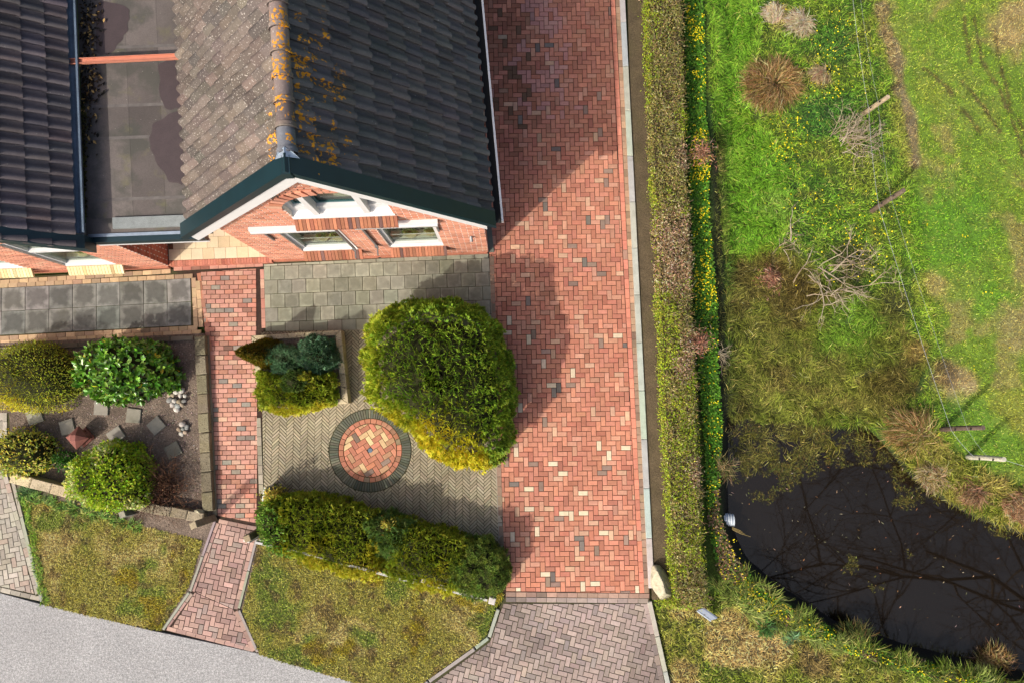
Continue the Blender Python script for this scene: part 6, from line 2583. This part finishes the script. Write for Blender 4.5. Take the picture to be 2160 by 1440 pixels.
EAST = PP([(1484, -60), (2260, -60), (2260, 1160), (2160, 1100), (2080, 1060), (1990, 1005), (1920, 960), (1890, 900), (1700, 900), (1530, 915), (1512, 700), (1500, 330)], -0.2)
wetf = lambda q: np.maximum(sdist(q[:, 0], q[:, 1], REED), sdist(q[:, 0], q[:, 1], LUSH)) > -0.1
fieldx = lambda q: q[:, 0] - (8.0 + (6 - q[:, 1]) * 0.10)
grass('long_grass', LUSH, 34000, 0.15, 0.014, 0.35, 301, 0.4, tipmul=1.3, jit=0.9, strawf=0.05)
grass('reed_grass', REED, 38000, 0.18, 0.012, 0.28, 302, 0.4, tipmul=1.3, jit=0.9, strawf=0.05, colmul=0.86)
SHALLOW = PP([(1528, 885), (1600, 900), (1700, 885), (1830, 895), (1880, 930), (1850, 965), (1740, 965), (1640, 985), (1560, 985)], -0.45)
grass('reed_grass', SHALLOW, 3600, 0.20, 0.012, 0.15, 312, 0.4, tipmul=1.2, jit=0.9, z=WATER_Z - 0.02, colfn=lambda x, y: np.broadcast_to(np.array([96., 98., 46.]), np.shape(x) + (3,)) + (fbm(x, y, .25, 27)[..., None] - .5) * 90, keepfn=lambda q: fbm(q[:, 0], q[:, 1], 0.3, 93) > 0.5)
grass('meadow_grass', EAST, 100000, 0.10, 0.011, 0.35, 303, 0.4, jit=0.9, strawf=0.08, keepfn=lambda q: ~wetf(q) & (fieldx(q) < 0.6), tipmul=1.2)
grass('field_grass', PP([(1800, -60), (2260, -60), (2260, 1160), (2000, 1010), (1900, 900), (1850, 500)]), 50000, 0.055, 0.010, 0.4, 304, 0.4, strawf=0.10, keepfn=lambda q: fieldx(q) > 0.2, jit=1.5, tipmul=1.15)
VERGE = PP([(1376, 1268), (1500, 1262), (1560, 1225), (1640, 1285), (1760, 1350), (1900, 1392), (2160, 1452), (2260, 1470), (2260, 1560), (1440, 1560)])
grass('verge_grass', VERGE, 24000, 0.10, 0.013, 0.35, 305, 0.35, jit=0.9, tipmul=1.2)
SOUTHBANK = PP([(1500, 1230), (1560, 1200), (1640, 1260), (1760, 1334), (1900, 1380), (2160, 1440), (2260, 1460), (2260, 1500), (2100, 1460), (1900, 1410), (1700, 1345), (1560, 1285)], -0.2)
grass('bank_grass', SOUTHBANK, 7000, 0.26, 0.014, 0.45, 306, 0.5, colfn=lambda x, y: np.broadcast_to(np.array([92., 112., 52.]), np.shape(x) + (3,)) + (fbm(x, y, .3, 7)[..., None] - .5) * 110)
SHORE = PP([(1862, 915), (1890, 958), (1930, 1002), (1996, 1052), (2086, 1094), (2180, 1124), (2260, 1146), (2260, 1060), (2160, 1040), (2060, 1000), (1980, 950), (1920, 900)], -0.4)
grass('shore_grass', SHORE, 8000, 0.22, 0.014, 0.4, 311, 0.3, jit=1.2, colfn=lambda x, y: np.broadcast_to(np.array([120., 126., 60.]), np.shape(x) + (3,)) + (fbm(x, y, .3, 17)[..., None] - .5) * np.array([120., 60., 90.]))
l1 = lambda x, y: lawn_col(x, y, 101)
l2 = lambda x, y: lawn_col(x, y, 202)
grass('lawn_grass', LAWN1, 26000, 0.05, 0.010, 0.5, 307, 0.25, jit=1.5, z=0.012, colfn=l1, tipmul=1.25)
grass('lawn_grass', LAWN2, 38000, 0.05, 0.010, 0.5, 308, 0.25, jit=1.5, z=0.012, colfn=l2, tipmul=1.25)
EDGE1 = PP([(40, 1030), (150, 1060), (300, 1105), (300, 1116), (150, 1078), (46, 1052)])
grass('long_edge_grass', EDGE1, 1400, 0.14, 0.012, 0.5, 309, 0.3, z=0.01, colfn=lambda x, y: np.broadcast_to(np.array([86., 124., 56.]), np.shape(x) + (3,)))
EDGE2 = PP([(48, 1040), (62, 1050), (104, 1272), (88, 1270)])
grass('long_edge_grass', EDGE2, 1800, 0.08, 0.011, 0.5, 310, 0.3, z=0.01, colfn=lambda x, y: np.broadcast_to(np.array([100., 140., 44.]), np.shape(x) + (3,)))

# celandine carpet with yellow flowers
q = sample_poly(CELAN, 26000)
p = on_ground(q, 0.02)
p[:, 2] += rng.random(len(p)) * 0.08
n = len(p)
brown_ = (fbm(q[:, 0], q[:, 1], 0.4, 81) > 0.57) & (q[:, 1] < -1.5)
c_ = mixpal(n, [(5, (104, 160, 46)), (3, (128, 180, 56)), (2, (80, 126, 42))])
c_[brown_] = mixpal(int(brown_.sum()), [(3, (166, 136, 102)), (2, (132, 112, 76)), (2, (196, 164, 128)), (3, (96, 130, 50))])
put('celandine_leaves', oval_leaves(p, np.stack([rng.normal(0, 1, n), rng.normal(0, 1, n), rng.normal(.2, .3, n)], 1), np.array([[0, 0, 1.]]) + rng.normal(0, .35, (n, 3)), rng.uniform(0.03, 0.06, n), rng.uniform(0.022, 0.04, n), jitcol(c_, n, 0.14)), M['leaf'], None, kind='stuff')
# bare bank edge where hedge leaves have blown together
fl = []
q = sample_poly(CELAN, 9000)
d_e = sdist(q[:, 0], q[:, 1], CELAN)
top_ = sstep(q[:, 1], -1, 6)
keep = rng.random(len(q)) < (0.06 + 0.5 * (fbm(q[:, 0], q[:, 1], 0.45, 83) > 0.55) * (0.12 + 0.88 * top_) + 0.12 * (q[:, 1] < -3.6)) * np.where(q[:, 0] > np.interp(q[:, 1], HRt[::-1, 1], HRt[::-1, 0]) + 0.12, 1, 0.15)
fl.append(q[keep])
for px, py, r, k in ((1780, 80, 45, 34), (1735, 150, 26, 20), (1660, 270, 40, 40), (1650, 330, 25, 30), (1745, 190, 40, 24), (1720, 100, 60, 14), (1760, 480, 90, 60), (1830, 480, 50, 26), (2018, 505, 8, 4), (2080, 625, 12, 4), (2120, 727, 12, 3),
                     (2034, 605, 5, 2), (1890, 480, 60, 14), (1640, 5, 30, 12), (1820, 560, 25, 10), (1790, 510, 20, 12), (2042, 775, 5, 2), (1575, 1240, 30, 16), (1545, 1155, 25, 16), (1925, 900, 30, 8), (1700, 420, 60, 16), (2115, 645, 4, 1), (1982, 395, 5, 1)):
    cc = P(px, py, -0.1)
    k = int(k * 1.3)
    fl.append(np.stack([rng.normal(cc[0], r / 98 * .65, k), rng.normal(cc[1], r / 98 * .65, k)], 1))
q = np.concatenate(fl)
p = on_ground(q, 0.12)
n = len(p)
rad = rng.uniform(0.009, 0.017, n)
tilt = unit(np.array([[0, 0, 1.]]) + rng.normal(0, .35, (n, 3)))
e1 = unit(np.cross(tilt, rng.normal(0, 1, (n, 3))))
e2 = np.cross(tilt, e1)
V = np.concatenate([p[:, None] - tilt[:, None] * 0.004] + [p[:, None] + (e1 * math.cos(k * math.pi / 3.5) + e2 * math.sin(k * math.pi / 3.5))[:, None] * (rad * (1.0 if k % 1 == 0 else .6))[:, None, None] for k in range(7)], 1)
i = np.arange(n)[:, None] * 8
F = np.concatenate([i + [0, 1 + k, 1 + (k + 1) % 7] for k in range(7)], 1).reshape(-1, 3)
put('yellow_flowers', (V.reshape(-1, 3), F, np.ones((n * 8, 3))), M['petal'], None, kind='stuff')


# tussocks
def tussock(label, px, py, r, n, pal, L, name='grass_tussock', z=-0.15, lift=0.45, dirn=None, W=0.012):
    c_ = P(px, py, z)
    g0 = float(gz(c_[0], c_[1]))
    a_ = rng.uniform(0, 6.283, n) if dirn is None else rng.normal(dirn, 0.6, n)
    q = rng.random(n) ** 0.6 * r / 98 * 0.8
    ab = rng.uniform(0, 6.283, n)
    a_ = ab if dirn is None else a_
    p = np.stack([c_[0] + np.cos(ab) * q, c_[1] + np.sin(ab) * q * 0.85, np.full(n, g0 + 0.02) + (0.16 * (1 - q / (r / 98 * .8)))], 1)
    cc = jitcol(mixpal(n, pal), n, 0.2)
    bend = flow(p[:, 0], p[:, 1], 0.25, int(px) % 97)
    az = np.arctan2(np.sin(a_) + 0.9 * np.sin(bend) + 0.2, np.cos(a_) + 0.9 * np.cos(bend) - 0.3)
    return put(name, blades(p, az + rng.normal(0, .65, n), L * rng.uniform(.3, 1.0, n), W, lift * rng.uniform(.5, 1.6, n), cc, cc * 1.25), M['grass'], None, label=label, cat='tussock')


BROWN = [(4, (206, 174, 120)), (3, (170, 134, 84)), (2, (124, 98, 56)), (1, (140, 140, 66))]
tussock('large rusty brown sedge tussock beside the lush grass strip', 1618, 192, 62, 2600, BROWN, 0.44)
tussock('brown sedge tussock leaning over the pond edge below the reed grass', 1905, 905, 52, 1700, BROWN + [(3, (110, 120, 50))], 0.50, z=-0.3, dirn=math.pi * 0.95)
tussock('dark green sedge tussock on the south bank of the pond', 1800, 1318 + 22, 34, 500, [(3, (70, 86, 40)), (2, (120, 104, 60))], 0.34, z=-0.2, dirn=1.2)
tussock('straw brown sedge tussock on the south bank near the right edge', 2110, 1408, 40, 700, BROWN, 0.36, z=-0.2, dirn=1.4)
tussock('tuft of long sedge leaning from the hedge bank over the water', 1520, 985, 30, 220, [(3, (150, 130, 92)), (2, (96, 100, 50))], 0.34, z=-0.2, dirn=0.1)
tussock('bleached dead grass clump on the pond bank below the fence posts', 1965, 1000, 40, 900, [(3, (206, 180, 140)), (2, (160, 146, 80))], 0.28, z=-0.2, dirn=-2.2)
tussock('matted straw coloured reed clump at the right pond bank', 2135, 1060, 45, 1200, [(3, (206, 168, 126)), (2, (166, 124, 88))], 0.32, z=-0.2, dirn=-1.0)
tussock('brown dead grass clump on the bank above the pond', 2040, 1035, 36, 800, [(3, (186, 150, 112)), (2, (140, 108, 78))], 0.25, z=-0.2, dirn=-1.6)
tussock('pale dry grass clump in the upper meadow, wider one', 1680, 60, 30, 700, [(1, (236, 212, 172))], 0.3, dirn=-2.2)
tussock('pale dry grass clump leaning left in the upper meadow', 1625, 42, 26, 500, [(1, (236, 208, 168))], 0.24, dirn=2.6)
tussock('pale dry grass clump beside the yellow meadow flowers', 1722, 165, 22, 400, [(1, (200, 172, 132))], 0.26, dirn=-2.4)
tussock('blue green leaf tuft in the verge south of the pond', 1665, 1340, 16, 160, [(1, (120, 156, 104))], 0.20, z=-0.05, W=0.016)
tussock('green leaf tuft in the verge beside the sign panel', 1612, 1318, 18, 160, [(1, (84, 124, 60))], 0.22, z=-0.05, W=0.016)
tussock('grass tuft at the corner of the low bed wall', 62, 1034, 16, 160, [(1, (86, 126, 70))], 0.22, z=0.0)

# ---- dead branches lying in the wild meadow
WH_ = (A(206, 192, 164), A(150, 130, 102))
for px, py, r, n, lb, sc_, bi, spr in ((1762, 578, 0.82, 18, 'bleached bare fallen branches above the wet reed grass', 0.015, 0.0, 0.9), (1792, 288, 0.52, 34, 'pale heap of dry cut branches under the wire fence', 0.009, 0.65, 0.55),
                              (1515, 750, 0.30, 10, 'pale dry twigs hanging from the hedge across the celandine', 0.008, -0.3, 0.4), (1655, 520, 0.36, 9, 'grey dry twigs at the top of the wet reed grass', 0.009, -0.4, 0.8)):
    c_ = P(px, py, -0.1)
    c_[2] = float(gz(c_[0], c_[1]))
    b = twigs(c_, r, 0.4, n, *WH_, rad=sc_, flat=0.3, bias=bi, spread=spr)
    b.build('fallen_branches', M['twig'], None, label=lb, cat='branches')
# clippings heaped on the hedge
for px, py, r, lb in ((1476, 330, 0.26, 'brown heap of hedge clippings beside the upper hedge'), (1470, 722, 0.24, 'rusty dead branch with leaves on the hedge edge'), (1650, 575, 0.30, 'reddish brown dead stalks beside the bleached branches')):
    c_ = P(px, py, 0.3)
    n = 700
    a_, q = rng.uniform(0, 6.28, n), np.abs(rng.normal(0, .5, n)) * r
    g_ = float(gz(c_[0], c_[1]))
    base_z = 0.5 if px < 1480 else g_ + 0.05
    p = np.stack([c_[0] + np.cos(a_) * q, c_[1] + np.sin(a_) * q * 1.3, base_z + rng.uniform(0, .2, n) * (1 - np.minimum(q / r, 1))], 1)
    put('dry_clippings', leaf_quads(p, np.stack([rng.normal(0, 1, n), rng.normal(0, 1, n), rng.normal(0, .4, n)], 1), rng.normal(0, 1, (n, 3)), rng.uniform(.05, .16, n), rng.uniform(.008, .02, n),
                                   jitcol(mixpal(n, [(3, (170, 122, 96)), (2, (130, 92, 70)), (1, (200, 160, 130))]), n)), M['litter'], None, label=lb, cat='clippings')

# ---- fence posts and wires in the meadow
FP = (((1818, 243), (1873, 205), 0.95, (170, 150, 118), 'pale leaning round fence post at the top of the meadow'),
      ((1832, 449), (1906, 402), 1.15, (98, 80, 64), 'dark red brown fence post with flaking bark in the meadow'),
      ((1980, 905), (2074, 901), 1.15, (86, 70, 58), 'dark brown fence post nearest to the reed grass'),
      ((2038, 963), (2118, 968), 1.10, (186, 182, 160), 'pale grey round fence post near the pond bank'))
tops = []
for bpx, tpx, h, colr, lb in FP:
    b0 = P(*bpx, -0.1)
    b0[2] = float(gz(b0[0], b0[1])) - 0.05
    t0 = P(*tpx, b0[2] + h)
    o = thing('fence_post', lb, 'fence post', b0, 'posts of the wire fence')
    b = MB()
    mid = (b0 + t0) / 2 + [0.012, 0.01, 0]
    b.tube([tuple(b0), tuple(mid), tuple(t0)], 0.054, 0.048, 10, A(*colr), A(*[min(255, q + 30) for q in colr]))
    b.build('shaft', M['wood'], o)
    b = MB()
    for f_ in (0.45, 0.8):
        q = b0 + (t0 - b0) * f_
        b.tube([tuple(q + [-0.07, -0.02, 0]), tuple(q + [-0.055, -0.02, 0])], 0.02, 0.02, 6)
    b.build('insulator', M['dark'], o)
    tops.append((b0, t0))


def wire(label, pts, r):
    b = MB()
    out = []
    for i in range(len(pts) - 1):
        for k in range(8):
            t_ = k / 8
            q = np.array(pts[i]) * (1 - t_) + np.array(pts[i + 1]) * t_
            q[2] -= 0.05 * 4 * t_ * (1 - t_)
            out.append(tuple(q))
    out.append(tuple(pts[-1]))
    b.tube(out, r, r, 4)
    b.build('fence_wire', M['wire'], None, label=label, cat='wire', group='wires of the meadow fence')


def at_post(i, f):
    b0, t0 = tops[i]
    q = b0 + (t0 - b0) * f
    return q + np.array([-0.05, -0.03, 0])


for f, r, lb, top0 in ((0.35, 0.003, 'thicker pale fence wire, lowest on the meadow posts', (1797, -20)), (0.72, 0.0016, 'thin upper fence wire strung along the meadow posts', (1813, -20))):
    wire(lb, [P(*top0, 0.35 + f * .6)] + [at_post(i, f) for i in range(4)], r)
wire('wire running right from the last fence post to the edge', [at_post(3, 0.95) + [0.05, .03, 0], P(2240, 1005, 0.9)], 0.004)

# ---- bare trees on the far bank, standing beyond the frame and mirrored in the pond
def bare_tree(label, x, y, h, seed):
    random.seed(seed)
    g0 = float(gz(x, y))
    o = thing('bare_tree', label, 'tree', (x, y, g0))
    bt, bc_ = MB(), MB()
    bark = A(92, 80, 66)

    def limb(mb, p, d, ln, rd, lev):
        pts = [Vector(p)]
        dd = Vector(d)
        for _ in range(4):
            dd = (dd + Vector((random.gauss(0, .16), random.gauss(0, .16), random.gauss(0.03, .1)))).normalized()
            q_ = pts[-1] + dd * (ln / 4)
            lim = 11.6 * (1 - max(q_.z, 0) / 15) + 0.4
            if q_.x < lim:
                q_.x = lim + random.uniform(0, .3)
                dd.x = abs(dd.x)
            pts.append(q_)
        mb.tube(pts, rd, rd * 0.55, 5 if lev > 1 else 3, bark, cap=False)
        if lev > 0:
            for q in range(4 if lev > 1 else 5):
                e = (dd + Vector((random.gauss(0, .75), random.gauss(0, .75), random.gauss(0.1, .4)))).normalized()
                limb(bc_, pts[random.choice((2, 3, 4))], e, ln * random.uniform(0.5, 0.75), rd * 0.62, lev - 1)
    limb(bt, (x, y, g0 - 0.1), (0, 0, 1), h * 0.5, h * 0.0055, 5)
    bt.build('trunk', M['twig'], o)
    bc_.build('crown', M['twig'], o)


bare_tree('tall bare tree on the bank beyond the right edge, mirrored in the pond', 13.8, -4.9, 14.5, 3)
bare_tree('slimmer bare tree past the lower right corner, mirrored in the pond', 14.6, -8.2, 13.5, 5)
bare_tree('bare tree farthest north beyond the pond, mirrored darkly in its corner', 15.0, -3.2, 14.5, 8)
bare_tree('bare tree behind the tall one beyond the right edge, mirrored in the pond', 15.4, -6.2, 15.0, 12)
